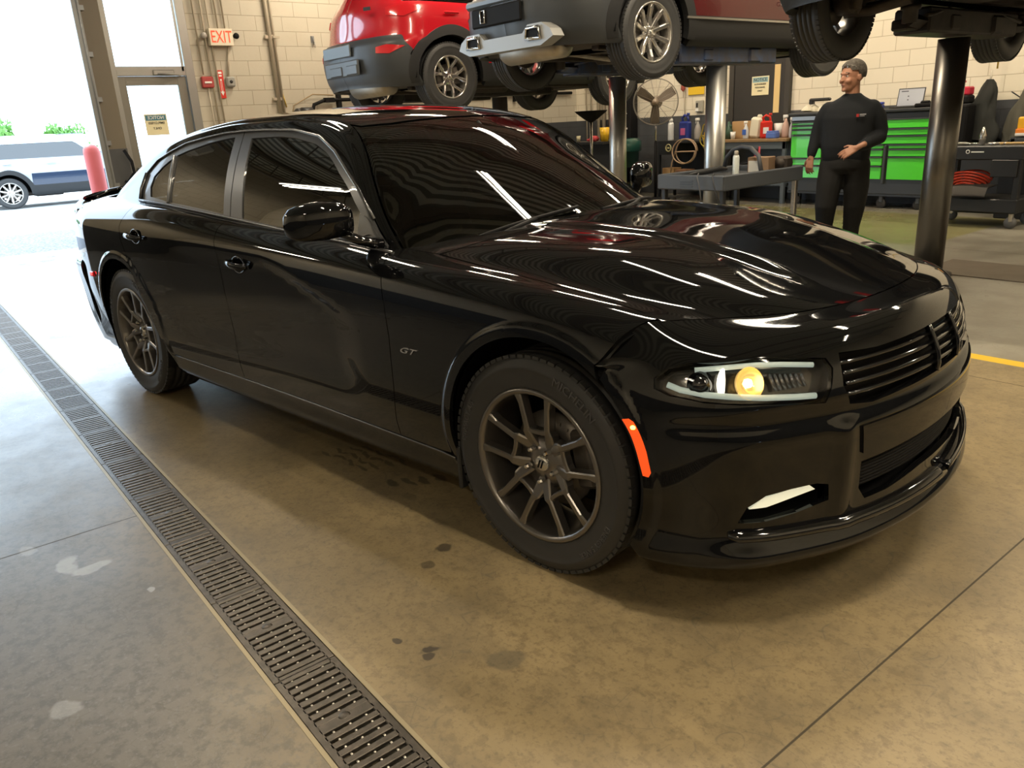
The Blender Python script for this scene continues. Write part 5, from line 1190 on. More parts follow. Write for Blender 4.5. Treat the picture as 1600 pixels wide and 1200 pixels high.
# laptop
lp = empty('laptop_computer', (-3.48, 8.66, 1.292), .12, 'open laptop with a grey screen standing on the green tool cabinet', 'laptop')
MB().box((0, 0, .010), (.34, .24, .018), bev=.004).build('base', pm('laptop_black', (.03,.03,.03), .4), lp)
m = MB(); m.box((.01, .15, .13), (.34, .012, .24), rot=(-.28, 0, 0), bev=.003); l2 = m.build('screen_lid', pm('laptop_black', (.03,.03,.03)), lp)
m = MB(); m.box((.01, .143, .13), (.315, .003, .215), rot=(-.28, 0, 0)); m.build('screen', nmat('grey_screen', (.22,.22,.22), .2, emit=(.72,.72,.74), estr=.28), l2)
m = MB(); m.box((-.075, .165, .208), (.09, .003, .012), rot=(-.28, 0, 0)); m.box((-.02, .139, .145), (.016, .003, .012), rot=(-.28, 0, 0)); m.box((-.02, .127, .10), (.016, .003, .012), rot=(-.28, 0, 0)); m.build('screen_icons', pm('icon_dark', (.04,.04,.05)), l2)
def simple(name, shape, mat, label, cat, loc=(0,0,0), rz=0., grp=None):
    o = shape.build(name, mat, None, loc=loc, rz=rz); tag(o, label, cat, grp); return o
m = MB(); m.box((0, 0, .025), (.26, .16, .05), bev=.015); m.box((-.03, .02, .06), (.12, .06, .04), bev=.015); m.cyl((.05, -.03, .045), (.17, .02, .07), .016, 8); simple('power_drill', m, M['dark'], 'dark cordless tool lying right of the laptop', 'tool', (-3.17, 8.6, 1.292))
m = MB(); m.box((0, 0, .035), (.17, .16, .07), bev=.02); m.box((.07, .0, .075), (.08, .05, .03), bev=.01); simple('blue_container', m, pm('blue_plastic', (.04,.06,.35), .35), 'small blue plastic bin on the tool cabinet, behind the standing person', 'bin', (-3.86, 8.62, 1.292))
m = MB(); m.box((0, 0, .06), (.30, .10, .045), bev=.018); m.box((-.12, 0, .03), (.06, .08, .06), bev=.01); simple('scanner', m, M['clad'], 'black handheld device on top of the cloths at the cabinet left end', 'tool', (-4.72, 8.66, 1.40), .15)
m = MB()
rr = random.Random(5)
for k in range(7): 
    a = rr.uniform(0, 6.28); m.lathe([(0, 0), (rr.uniform(.06, .09), .01), (rr.uniform(.05, .07), .05), (0, rr.uniform(.06, .11))], 9, c=(rr.uniform(-.16, .14), rr.uniform(-.06, .06), rr.uniform(0, .02)), sm=False)
simple('shop_cloths', m, pm('white_cloth', (.72,.68,.55), .9), 'crumpled cream shop cloths on the left end of the tool cabinet', 'cloths', (-4.74, 8.62, 1.292))
# dark door with notice
d2 = MB(); d2.box((-5.96, YW-.03, 1.12), (.92, .05, 2.24), bev=.004); do = struct(d2.build('door_2', pm('dark_door', (.030,.029,.028), .5)))
m = MB()
for x0 in (-6.47, -5.45): m.box((x0, YW-.03, 1.2), (.09, .09, 2.4), bev=.006)
m.box((-5.96, YW-.03, 2.33), (1.1, .09, .10), bev=.006); m.build('door_frame', pm('dark_frame', (.045,.042,.038), .5), do)
m = MB(); m.box((-5.63, YW-.060, 1.66), (.10, .012, .70)); m.build('vision_panel', nmat('warm_vision_panel', (.62,.45,.20), .3, emit=(1,.72,.32), estr=.12), do)
m = MB(); m.box((-5.63, YW-.056, 1.66), (.135, .008, .74)); m.build('vision_frame', pm('dark_frame', (.045,.042,.038)), do)
m = MB(); m.box((-6.12, YW-.09, 2.17), (.30, .05, .05), bev=.008); m.build('door_closer', pm('pale_closer', (.6,.58,.5), .4), do)
m = MB(); m.cyl((-5.58, YW-.06, 1.02), (-5.58, YW-.11, 1.02), .02, 10); m.cyl((-5.58, YW-.11, 1.02), (-5.68, YW-.11, 1.02), .012, 8); m.build('door_handle', M['steel'], do)
sign('notice_sign', (-5.93, YW-.062, 1.72), .31, .28, '-y', cream, 'cream and blue NOTICE sign on the dark door in the back wall', 'sign', [('NOTICE', 0, .088, .066, blk_, 1), ('AUTHORIZED', 0, .022, .034, blk_, 1), ('PERSONNEL', 0, -.025, .034, blk_, 1), ('ONLY', 0, -.075, .034, blk_, 1)], band=(.088, .075, pm('pale_blue_band', (.30,.48,.52), .5)))
sign('caution_sign', (-7.22, YW-.02, 1.74), .34, .16, '-y', pm('yellow_sign', (.78,.52,.03), .5), 'yellow caution sign on the cream wall left of the middle lift post', 'sign', [])
e = empty('light_switch_box', (-7.13, YW-.03, 1.47), 0, 'grey switch box on the cream wall under the yellow sign', 'switch'); MB().box((0, 0, 0), (.15, .06, .19), bev=.012).build('box', pm('switch_grey', (.36,.35,.30), .5), e); MB().box((-.03, -.035, .02), (.035, .01, .07), bev=.002).build('switch', blk_, e); MB().box((-.03, -.035, -.055), (.06, .01, .05), bev=.002).build('plate', wht, e)
m = MB(); m.tube([(-7.46, YW-.04, 2.0), (-7.45, YW-.04, 1.45), (-7.42, YW-.05, 1.33)], .010, 6); m.lathe([(0, 0), (.035, .02), (.04, .06), (0, .08)], 12, c=(-7.38, YW-.06, 1.28)); simple('pull_cord', m, cond, 'thin cream conduit and fitting right of the drum fan', 'conduit')
m = MB(); m.lathe([(0, 0), (.04, .04), (.03, .15), (0, .2)], 8, c=(-7.47, YW-.06, 1.72)); simple('red_flag', m, pm('dusty_red_cloth', (.35,.08,.06), .8), 'small dusty red cloth hanging beside the yellow sign', 'cloth')
# column with dark panel beside the fan and pipes in the corner
m = MB(); m.box((-8.68, YW-.12, 1.25), (.26, .2, 2.5), bev=.01); simple('equipment_column', m, M['dark'], 'tall black panel against the back wall, left of the fan', 'panel')
m = MB(); m.box((-8.66, YW-.24, 1.16), (.10, .02, .03)); m.box((-8.70, YW-.24, 1.42), (.16, .02, .012)); simple('wall_label', m, wht, 'small white latch on the tall black panel', 'latch')
for i, (x, r) in enumerate(((-9.85, .014), (-9.72, .018), (-9.52, .035), (-9.38, .04), (-9.20, .045))):
    m = MB(); m.cyl((x, YW-.06, .4), (x, YW-.06, 4.9), r, 10); m.box((x, YW-.04, 2.0), (.12, .03, .02)); m.box((x, YW-.04, 1.90), (.12, .03, .02)); simple('wall_pipe', m, cond if i != 4 else pm('rust_post', (.16,.09,.05), .7), ['thin cream pipe furthest left in the back corner', 'cream pipe second from the left in the back corner', 'thick cream pipe in the middle of the back corner pipes', 'thick cream pipe beside the rust-brown upright in the back corner'][i] if i != 4 else 'rust-brown upright in the back corner behind the drain pan', 'pipe', grp='pipes in the back corner' if i != 4 else None)
# fan
fn_ = empty('pedestal_fan', (-7.19, 7.93, 0), math.radians(38), 'large round wire-guard pedestal fan with brown blades', 'fan')
cage = pm('fan_cage_wire', (.26,.245,.21), .45, metal=.5)
m = MB(); R_f = .355
for y in (-.09, .09): m.tube([(R_f*math.cos(a), y*.4, 1.57+R_f*math.sin(a)) for a in np.linspace(0, 2*PI, 48, endpoint=False)], .008, 6, closed=True)
for sg in (-1, 1):
    for k in range(14):
        a = 2*PI*k/14; m.tube([(.03*math.cos(a), sg*.10, 1.57+.03*math.sin(a)), (.6*R_f*math.cos(a), sg*.10, 1.57+.6*R_f*math.sin(a)), (R_f*math.cos(a), sg*.036, 1.57+R_f*math.sin(a))], .0022, 4)
    for r in np.linspace(.06, R_f-.02, 13): m.tube([(r*math.cos(a), sg*(.10 if r < .25 else .10-(r-.25)*.5), 1.57+r*math.sin(a)) for a in np.linspace(0, 2*PI, 40, endpoint=False)], .0011, 4, closed=True)
m.build('cage', cage, fn_)
m = MB()
for a0 in (.52, 2.55, 4.66):
    rows = []
    for r, w, tw in ((.05, .045, .5), (.12, .06, .5), (.24, .075, .35), (.335, .07, .25)):
        c = Vector((r*math.cos(a0), 0, r*math.sin(a0))); s_ = Vector((-math.sin(a0), 0, math.cos(a0))); rows.append([(c+s_*w*q+Vector((0, q*w*tw, 1.57))) for q in (-1, -.3, .3, 1)])
    m.grid(rows); m.grid([[Vector(p)+Vector((0, .004, 0)) for p in r][::-1] for r in rows])
m.build('blade', pm('brown_fan_blade', (.10,.075,.05), .5), fn_)
m = MB(); m.lathe([(0, -.13), (.05, -.12), (.055, .02), (0, .03)], 20, 'y', c=(0, -.01, 1.57)); m.lathe([(.0, .02), (.09, .03), (.10, .20), (0, .22)], 20, 'y', c=(0, 0, 1.57)); m.build('motor', pm('fan_motor', (.25,.2,.15), .5), fn_)
m = MB(); m.cyl((0, .08, .92), (0, .08, 1.5), .018, 12); m.build('upper_pole', M['chrome'], fn_); m = MB(); m.cyl((0, .08, .05), (0, .08, .95), .026, 12); m.lathe([(0, 0), (.24, 0), (.24, .03), (.05, .06), (0, .06)], 30, c=(0, .08, 0)); m.build('base', M['dark'], fn_)
# waste bin
wb = empty('waste_bin', (-8.30, 8.3, 0), 0, 'dark green plastic waste bin between the left lift post and the fan', 'bin')
m = MB(); m.lathe([(0, 0), (.26, 0), (.30, .80), (.32, .82), (.33, .92), (.30, .92), (.28, .84), (.24, .05), (0, .05)], 30); m.build('bin_body', pm('dark_green_plastic', (.012,.055,.045), .35), wb)
m = MB(); m.lathe([(.335, .78), (.345, .80), (.34, .95), (.28, 1.0), (.10, .97), (0, .96)], 26, sm=True); m.build('bin_liner', pm('green_liner', (.02,.10,.08), .25, coat=.5), wb)
# workbench between the middle post and the green cabinet
bn = empty('workbench', (-5.68, 8.62, 0), 0, 'wooden-topped workbench with grey frame left of the green tool cabinet', 'workbench')
MB().box((0, 0, .925), (1.30, .55, .045), bev=.006).build('benchtop', pm('worn_wood', (.34,.22,.10), .5, noise=(18,.3,(.24,.15,.07))), bn)
m = MB(); m.box((0, -.24, .85), (1.26, .03, .10)); m.box((0, .2, .55), (1.26, .02, .7)); m.box((0, 0, .28), (1.24, .48, .03)); m.build('bench_frame', pm('bench_steel', (.09,.11,.13), .45), bn)
for sx in (-1, 1):
    for sy in (-1, 1): MB().box((sx*.60, sy*.23, .45), (.06, .05, .90), bev=.004).build('leg', pm('bench_steel', (.09,.11,.13)), bn)
# bottles and boxes
def bottle(kind, loc, mat, label, cat='bottle', s=1., capm=None, labm=None, rz=0.):
    e = empty(kind, loc, rz, label, cat)
    if kind == 'spray_bottle':
        MB().lathe([(0,0),(.04*s,0),(.043*s,.02*s),(.042*s,.12*s),(.028*s,.17*s),(.014*s,.20*s),(.013*s,.22*s),(0,.22*s)], 18).build('bottle', mat, e)
        MB().box((-.008*s, 0, .245*s), (.06*s, .026*s, .035*s), bev=.006*s).box((-.03*s, 0, .215*s), (.010*s, .012*s, .04*s), bev=.003*s).build('trigger_head', capm or wht, e)
    elif kind == 'spray_can':
        MB().lathe([(0,0),(.032*s,0),(.033*s,.01*s),(.033*s,.17*s),(.026*s,.19*s),(0,.192*s)], 18).build('can', mat, e)
        MB().lathe([(0,.19*s),(.022*s,.19*s),(.022*s,.225*s),(.016*s,.235*s),(0,.236*s)], 14).build('cap', capm or wht, e)
    elif kind == 'oil_jug':
        MB().box((0, 0, .11*s), (.15*s, .09*s, .22*s), bev=.02*s).tube([(-.03*s, 0, .21*s), (-.05*s, 0, .26*s), (-.01*s, 0, .29*s), (.04*s, 0, .27*s), (.05*s, 0, .21*s)], .016*s, 8).build('jug', mat, e)
        MB().lathe([(0,0),(.02*s,0),(.02*s,.03*s),(0,.03*s)], 12, c=(.045*s, 0, .285*s)).build('cap', capm or mat, e)
    elif kind == 'paper_cup': MB().lathe([(0,0),(.030*s,0),(.042*s,.11*s),(.038*s,.11*s),(.027*s,.01*s),(0,.01*s)], 18).build('cup', mat, e)
    if labm: MB().box((0, -.047*s, .10*s), (.07*s, .004, .08*s), bev=.001).build('label', labm, e)
    return e
BT = .9475
m = MB(); m.box((0, 0, .13), (.36, .24, .26), bev=.004); m.box((.02, -.122, .20), (.05, .003, .03)); simple('cardboard_box', m, pm('cardboard', (.42,.26,.12), .8), 'open brown cardboard box at the left end of the workbench', 'box', (-6.02, 8.74, BT), .15)
bottle('spray_bottle', (-5.85, 8.50, BT), pm('milky_plastic', (.62,.66,.72), .4), 'milky spray bottle with a blue label left of the white towels', s=1.0, labm=pm('blue_label', (.05,.13,.5), .4))
m = MB(); m.box((0, 0, .15), (.19, .12, .30), rot=(0, .12, 0), bev=.03); m.box((.05, 0, .30), (.08, .06, .08), bev=.02); simple('towel_pack', m, pm('white_cloth', (.72,.68,.55)), 'white towel pack standing on the workbench left of the red jug', 'towels', (-5.70, 8.56, BT+.01), 0)
bottle('oil_jug', (-5.50, 8.52, BT), pm('bright_red_plastic', (.62,.03,.02), .3), 'bright red handled oil jug on the workbench', 'jug', 1.15, labm=wht, rz=.5)
bottle('paper_cup', (-5.37, 8.66, BT), wht, 'white paper cup right of the red jug', 'cup', 1.9)
bottle('spray_bottle', (-5.22, 8.60, BT), pm('pinkish_plastic', (.62,.42,.36), .4), 'pinkish spray bottle with white cap near the cabinet', s=1.25)
bottle('spray_bottle', (-5.08, 8.56, BT), pm('milky_plastic', (.62,.66,.72)), 'clear spray bottle standing against the green cabinet', s=1.1)
m = MB(); m.box((0, 0, .045), (.17, .12, .09), bev=.012); m.box((0, 0, .10), (.15, .11, .02), bev=.006); simple('wipes_box', m, pm('blue_white_box', (.10,.18,.55), .4), 'low blue and white box in front of the cup on the workbench', 'box', (-5.33, 8.44, BT))
m = MB(); m.lathe([(0,0),(.06,0),(.065,.12),(.03,.20),(.02,.26),(0,.27)], 16); m.box((.03, 0, .19), (.05, .04, .05), bev=.01); simple('oil_can', m, pm('dark_green_can', (.04,.09,.06), .4), 'dark green can just right of the middle lift post', 'can', (-6.17, 8.50, BT))
bottle('paper_cup', (-6.06, 8.46, BT), wht, 'small white cup in front of the cardboard box', 'cup', 1.0)
m = MB(); m.box((0, 0, .13), (.34, .3, .26), bev=.02); m.tube([(-.25, -.1, .05), (-.2, -.12, .22), (.0, -.14, .30), (.3, -.1, .26)], .028, 8); simple('shop_vacuum', m, M['clad'], 'dark shop equipment with hose under the workbench', 'equipment', (-5.8, 8.6, .30))
# black tool cart behind the middle post with coiled hoses
ct = empty('tool_cart', (-6.88, 8.35, 0), 0, 'black tool cart hung with coiled hoses, right of the fan', 'cart')
m = MB(); m.box((0, .1, .93), (1.05, .45, .04), bev=.006); m.box((-.30, -.13, .84), (.42, .02, .22), bev=.004); m.box((0, .30, .6), (1.05, .03, .7)); m.box((0, .1, .30), (1.05, .45, .03))
for sx in (-1, 1): m.box((sx*.50, -.10, .48), (.04, .04, .92)); m.box((sx*.50, .30, .48), (.04, .04, .92))
m.build('cart_frame', pm('black_cart', (.018,.019,.021), .45), ct)
m = MB(); m.tube([(-.27+.055*math.cos(a), -.146, .84+.055*math.sin(a)) for a in np.linspace(0, 2*PI, 20, endpoint=False)], .011, 6, closed=True); m.box((-.27, -.146, .84), (.05, .008, .03)); m.build('round_emblem', pm('pale_yellow_print', (.62,.58,.32), .5), ct)
bottle('spray_can', (-7.25, 8.38, .95), pm('white_can', (.72,.74,.74), .3), 'white aerosol can standing on the black tool cart right of the fan pole', 'aerosol can', s=1.5)
bottle('oil_jug', (-6.98, 8.42, .95), pm('deep_blue_plastic', (.03,.05,.28), .3), 'dark blue jug with a pink label on the black tool cart', 'jug', 1.35, labm=pm('pink_label', (.65,.15,.35), .4))
bottle('spray_bottle', (-6.72, 8.42, .95), pm('grey_plastic_bottle', (.35,.34,.33), .4), 'grey spray bottle right of the dark blue jug', 'bottle', 1.3, capm=wht)
m = MB(); m.box((0, 0, .06), (.12, .06, .12), bev=.01); m.box((0, -.032, .02), (.12, .004, .03)); m.lathe([(0, 0), (.03, 0), (.03, .05), (0, .06)], 12, c=(.01, 0, .12)); simple('yellow_bottle', m, pm('yellow_orange_plastic', (.80,.42,.02), .4), 'yellow and orange bottle on the black tool cart', 'bottle', (-6.50, 8.40, .951))
tan_hose = pm('tan_rubber_hose', (.42,.30,.20), .5); yel = pm('yellow_hose', (.42,.33,.05), .5)
m = MB(); m.tube([(-6.72+.20*math.cos(a)*(1+.02*a), 8.17-.01*a, .79+.19*math.sin(a)) for a in np.linspace(0, 4*PI, 60)]+[(-6.95, 8.14, .78), (-7.02, 8.14, .60), (-7.04, 8.14, .45)], .011, 7); simple('coiled_hose', m, tan_hose, 'tan hose coiled on the front of the black tool cart', 'hose')
m = MB(); rr = random.Random(9)
for k in range(5): m.tube([(-6.33+.02*k+.09*math.cos(a+k)+.02*math.sin(3*a), 8.12+.015*k, 1.02-.16*k+.17*math.sin(a)) for a in np.linspace(0, 2*PI, 26, endpoint=False)], .009, 6, closed=True)
simple('yellow_cable', m, yel, 'bundle of yellow hose hanging just left of the middle lift post', 'hose')
m = MB(); m.box((-.25, 0, .10), (.24, .2, .20), bev=.004); simple('cardboard_box', m, pm('cardboard', (.42,.26,.12)), 'small cardboard box on the low shelf of the black tool cart, left one', 'box', (-6.86, 8.25, .32)); m = MB(); m.box((0, 0, .09), (.24, .2, .18), bev=.004); simple('cardboard_box', m, pm('brown_box', (.26,.13,.07), .8), 'reddish brown box on the low shelf of the black tool cart', 'box', (-6.80, 8.22, .32))
# work cart standing under the middle vehicle
wc_ = empty('work_cart', (-2.69, 3.87, 0), 0, 'grey-black utility cart loaded with tools in front of the middle lift post', 'cart')
trm = pm('blue_grey_cart_plastic', (.075,.085,.10), .5)
m = MB(); m.box((0, 0, .80), (.70, 1.16, .03))
for sy in (-1, 1): m.box((sy*0, sy*.58, .805), (.73, .03, .13), bev=.01)
for sx in (-1, 1): m.box((sx*.355, 0, .805), (.03, 1.18, .13), bev=.01)
for k in range(3): m.box((-.03, -.597, .775+.022*k), (.14, .006, .008))
m.build('top_tray', trm, wc_)
m = MB(); m.box((0, 0, .22), (.70, 1.14, .10), bev=.01); m.build('lower_tray', trm, wc_)
for sx in (-1, 1):
    for sy in (-1, 1):
        l_ = MB().box((sx*.32, sy*.54, .46), (.045, .045, .60), bev=.006).build('leg', M['silver'] if (sx, sy) == (1, 1) else M['clad'], wc_)
        MB().lathe([(0, -.02), (.055, -.02), (.055, .02), (0, .02)], 16, 'y', c=(sx*.31, sy*.52, .055)).box((sx*.31, sy*.52, .12), (.04, .05, .10)).build('caster', M['rubber'], wc_)
TZ = .816
bottle('spray_can', (-2.72, 3.98, TZ), pm('white_green_can', (.70,.74,.70), .3), 'white aerosol can on the utility cart, left of the brown box', 'aerosol can', s=.92, capm=pm('dusty_cap', (.45,.40,.33), .5))
m = MB(); m.box((0, 0, .075), (.20, .16, .15), bev=.004); b_ = simple('parts_box', m, pm('brown_white_box', (.30,.19,.11), .7), 'brown parts box with a white label on the utility cart', 'box', (-2.57, 4.16, TZ), .2); MB().box((-.03, -.082, .07), (.12, .003, .10)).build('label', wht, b_)
m = MB(); m.box((0, 0, .07), (.13, .12, .14), bev=.02); m.lathe([(0, -.09), (.05, -.08), (.06, .06), (0, .08)], 14, 'y', c=(0, 0, .08)); simple('starter_motor', m, M['underbody'], 'dark metal vehicle part at the far right corner of the utility cart', 'vehicle part', (-2.45, 4.33, TZ+.004))
m = MB(); m.tube([(-3.0, 4.18, .86), (-2.96, 4.16, .96), (-2.86, 4.12, 1.03), (-2.74, 4.09, 1.06), (-2.62, 4.06, 1.05), (-2.52, 4.04, .98), (-2.46, 4.0, .85)], .020, 10); simple('radiator_hose', m, pm('ribbed_grey_hose', (.07,.072,.078), .5), 'grey ribbed hose arching over the tools on the utility cart', 'hose')
m = MB(); m.tube([(-2.99, 3.58, .835), (-2.95, 3.70, .85), (-2.92, 3.84, .86), (-2.90, 3.98, .87), (-2.90, 4.08, .86)], [.012, .024, .028, .026, .015], 10); simple('wiring_loom', m, M['clad'], 'black wiring loom lying along the left side of the utility cart tray', 'cable')
for i, (x, y, L, a, nm, lb, mt) in enumerate(((-2.90, 3.40, .18, .3, 'wrench', 'steel wrench at the left front of the utility cart', 'steel'), (-2.66, 3.38, .15, -.4, 'ratchet', 'chrome ratchet near the front edge of the utility cart', 'chrome'), (-2.46, 3.70, .24, 1.3, 'pry_bar', 'long steel pry bar in the utility cart tray', 'steel'), (-2.42, 3.46, .14, 1.2, 'pliers', 'pliers at the right front corner of the utility cart', 'silver'))):
    m = MB(); m.cyl((-L/2, 0, .008), (L/2, 0, .010), .008, 8); m.lathe([(0, -.006), (.016, -.006), (.018, 0), (.016, .008), (0, .008)], 12, c=(L/2, 0, .01)); m.lathe([(0, -.006), (.013, -.006), (.013, .006), (0, .006)], 10, c=(-L/2, 0, .008)); simple(nm, m, M[mt], lb, 'tool', (x, y, TZ+.004), a)
m = MB(); m.box((0, 0, .002), (.26, .20, .004), rot=(0, 0, .3)); m.box((.06, .05, .006), (.16, .12, .004), rot=(0, 0, -.2)); simple('shop_papers', m, pm('paper', (.66,.60,.48), .8), 'stained shop papers lying on the utility cart', 'papers', (-2.68, 3.66, TZ))
m = MB(); m.cyl((0, 0, .0), (0, 0, .20), .010, 8); m.cyl((.04, 0, 0), (.036, .01, .23), .010, 8); m.box((.02, 0, .012), (.08, .04, .024), bev=.008); simple('red_clamp', m, pm('clamp_red', (.40,.02,.04), .4), 'dark red clamp standing up behind the aerosol can', 'clamp', (-2.78, 4.36, TZ))
for q_, (xa, ya) in enumerate(((-2.60, 3.26), (-2.44, 3.26))):
    m = MB(); m.tube([(xa-.06, ya+.10, .83), (xa, ya+.03, .885), (xa+.02, ya-.015, .86), (xa+.06, ya-.02, .74), (xa+.08+.05*q_, ya-.02, .60)], .006, 6); simple('hanging_cable', m, M['clad'] if q_ else pm('ribbed_grey_hose', (.07,.072,.078)), ['grey cable hanging over the front edge of the utility cart', 'black cable hanging over the utility cart edge near its right corner'][q_], 'cable')
# drain pan on a pole, corner rack
dp = empty('oil_drain', (-7.22, 6.5, 0), 0, 'black oil drain funnel on a pole left of the left lift post', 'oil drain')
m = MB(); m.lathe([(.03, 1.32), (.10, 1.36), (.23, 1.46), (.25, 1.485), (.235, 1.485), (.10, 1.38), (0, 1.36)], 30); m.build('funnel', M['dark'], dp); m = MB(); m.cyl((0, 0, .5), (0, 0, 1.34), .022, 10); m.build('pole', M['silver'], dp); m = MB(); m.lathe([(0, .0), (.24, .0), (.26, .05), (.26, .5), (.2, .58), (0, .6)], 24); m.build('tank', M['clad'], dp)
rk_ = empty('corner_rack', (-8.15, 7.4, 0), 0, 'black two-shelf rack left of the left lift post', 'rack')
m = MB(); m.box((0, 0, .98), (.95, .4, .04)); m.box((0, .1, .48), (.95, .25, .96)); m.build('rack_body', M['clad'], rk_)
bottle('paper_cup', (-7.78, 7.35, 1.0), pm('yellow_cup', (.75,.45,.02), .4), 'yellow plastic tub on the corner rack', 'tub', 2.0)
m = MB(); m.lathe([(0,0),(.07,.01),(.09,.05),(.05,.09),(0,.10)], 14); m.lathe([(0,0),(.05,.01),(.06,.04),(0,.06)], 10, c=(-.10, 0, 0)); simple('red_rag', m, pm('red_cloth', (.45,.05,.06), .8), 'crumpled red rag left of the yellow tub', 'rag', (-7.98, 7.3, 1.0))
bottle('paper_cup', (-8.36, 7.3, 1.0), pm('tan_can', (.45,.42,.28), .5), 'small tan can on the left of the corner rack', 'can', .9)
# cart at the right with casters
rc = empty('utility_cart', (-1.93, 7.5, 0), 0, 'black two-tray utility cart on casters right of the near lift post', 'cart')
m = MB(); m.box((0, 0, .80), (.92, .56, .15), bev=.012); m.box((.29, -.285, .64), (.26, .02, .18), bev=.006); tr = m.build('top_tray', pm('black_cart', (.018,.019,.021)), rc)
m = MB(); m.tube([(-.10+.018*math.cos(a), -.286, .815+.018*math.sin(a)) for a in np.linspace(0, 2*PI, 16, endpoint=False)], .004, 5, closed=True); m.box((-.0, -.285, .812), (.13, .004, .012)); m.build('maker_mark', wht, tr)
m = MB(); m.box((0, 0, .24), (.92, .56, .15), bev=.012); m.build('lower_tray', pm('black_cart', (.018,.019,.021)), rc)
for sx in (-1, 1):
    for sy in (-1, 1):
        MB().box((sx*.42, sy*.24, .50), (.07, .07, .50), bev=.01).build('leg', pm('black_cart', (.018,.019,.021)), rc)
        c_ = MB().lathe([(0, -.018), (.060, -.018), (.064, 0), (.060, .018), (0, .018)], 20, 'y', c=(sx*.40, sy*.22, .064)).build('caster', pm('grey_caster', (.12,.12,.12), .5), rc); MB().box((sx*.40, sy*.22, .12), (.04, .06, .10), bev=.01).build('caster_bracket', M['silver'], c_)
m = MB(); rr = random.Random(11)
for k in range(5): m.tube([(-.12+.22*math.cos(a+k)*(.7+.08*k), -.05+.12*math.sin(a+k), .05+.03*k+.10*abs(math.sin(a*1.0+k))) for a in np.linspace(0, 2*PI, 24, endpoint=False)], .012, 6, closed=True)
m.lathe([(0,-.04),(.035,-.02),(.04,.02),(0,.04)], 10, c=(-.30, -.16, .06)); simple('red_air_hose', m, pm('red_hose', (.55,.05,.02), .4), 'coiled red air hose in the lower tray of the black utility cart', 'hose', (-1.95, 7.5, .32))
m = MB(); rows = [[(x, y+.02*math.sin(9*x), .05+.05*math.cos(4*x)*math.cos(5*y)-(.07 if y < -.2 else 0)) for x in np.linspace(-.2, .2, 12)] for y in np.linspace(-.24, .2, 10)]; m.grid(rows); m.grid([[(p[0], p[1], p[2]-.012) for p in r][::-1] for r in rows]); simple('grey_towel', m, pm('dark_grey_cloth', (.055,.05,.045), .95), 'dark grey towel draped over the lower tray of the utility cart', 'towel', (-1.98, 7.38, .36))
m = MB(); m.cyl((-.12, 0, .0), (.20, .0, .38), .014, 8); simple('long_pipe_handle', m, M['silver'], 'steel bar leaning inside the black utility cart', 'bar', (-1.95, 7.66, .32))
m = MB(); m.cyl((0, 0, 0), (0, 0, -.28), .010, 8); m.lathe([(0, -.03), (.022, -.02), (.026, 0), (.02, .03), (0, .035)], 12, c=(0, 0, -.30)); simple('hanging_wrench', m, M['chrome'], 'chrome wrench hanging beside the near lift post', 'wrench', (-2.26, 7.18, .76))
CT = .878
m = MB(); m.lathe([(0,0),(.03,0),(.035,.10),(.02,.15),(.008,.19),(0,.19)], 16); simple('grease_cup', m, M['silver'], 'small steel cone-topped can on the utility cart', 'can', (-1.95, 7.35, CT))
for i, (x, y, L, a, r, nm, lb, mt) in enumerate(((-2.22, 7.3, .26, .1, .018, 'impact_socket', 'thick grey tool at the left of the utility cart top', 'steel'), (-2.05, 7.36, .18, -.2, .012, 'wrench', 'wrench on the utility cart left of the steel can', 'chrome'), (-1.80, 7.34, .16, .3, .014, 'air_chuck', 'short silver tool right of the steel can', 'silver'))):
    m = MB(); m.cyl((-L/2, 0, r), (L/2, 0, r), r, 10); m.lathe([(0, -.01), (r*1.7, -.01), (r*1.7, .01), (0, .01)], 12, c=(L/2, 0, r)); simple(nm, m, M[mt], lb, 'tool', (x, y, CT), a)
m = MB(); m.cyl((-.26, 0, .014), (.26, .06, .014), .013, 8); simple('wooden_handle', m, pm('pale_wood', (.55,.36,.14), .5), 'pale wooden handle lying on the utility cart', 'handle', (-1.58, 7.34, CT))
# hanging jackets on the wall behind
def garment(name, loc, col, label, wd, ht, rz=0.):
    m = MB(); rows = []
    for i, t in enumerate(np.linspace(0, 1, 16)):
        w = wd*(.14+.86*min(1, t*1.25)**.75)*(1-.25*max(0, t-.75)); row = []
        for j in range(24):
            a = 2*PI*j/24; fold = 1+.14*math.sin(5*a+4*t)+.08*math.sin(9*a+9*t)+.07*math.sin(17*t+2*a); row.append((w/2*math.cos(a)*fold-.16*wd*t*(2-t)+.02*math.sin(9*t), .09*math.sin(a)*fold*(.4+.6*t), -ht*t+.035*math.sin(3*a)*t))
        rows.append(row)
    m.grid(rows, closed=True); o = m.build(name, pm(name+label[:6], col, .85), None, loc=loc, rz=rz); tag(o, label, 'garment')
    MB().tube([(0, .02, .10), (.01, -.0, .03), (.0, .0, -.03)], .012, 8).build('hanging_loop', pm('dusty_hook', (.5,.46,.38)), o); return o
garment('hanging_jacket', (-2.52, 8.78, 1.58), (.022,.024,.022), 'black jacket hanging on the back wall right of the near lift post', .46, .74)
garment('hanging_coveralls', (-2.10, 8.84, 1.50), (.085,.08,.06), 'grey-brown coveralls hanging right of the black jacket', .32, .66)
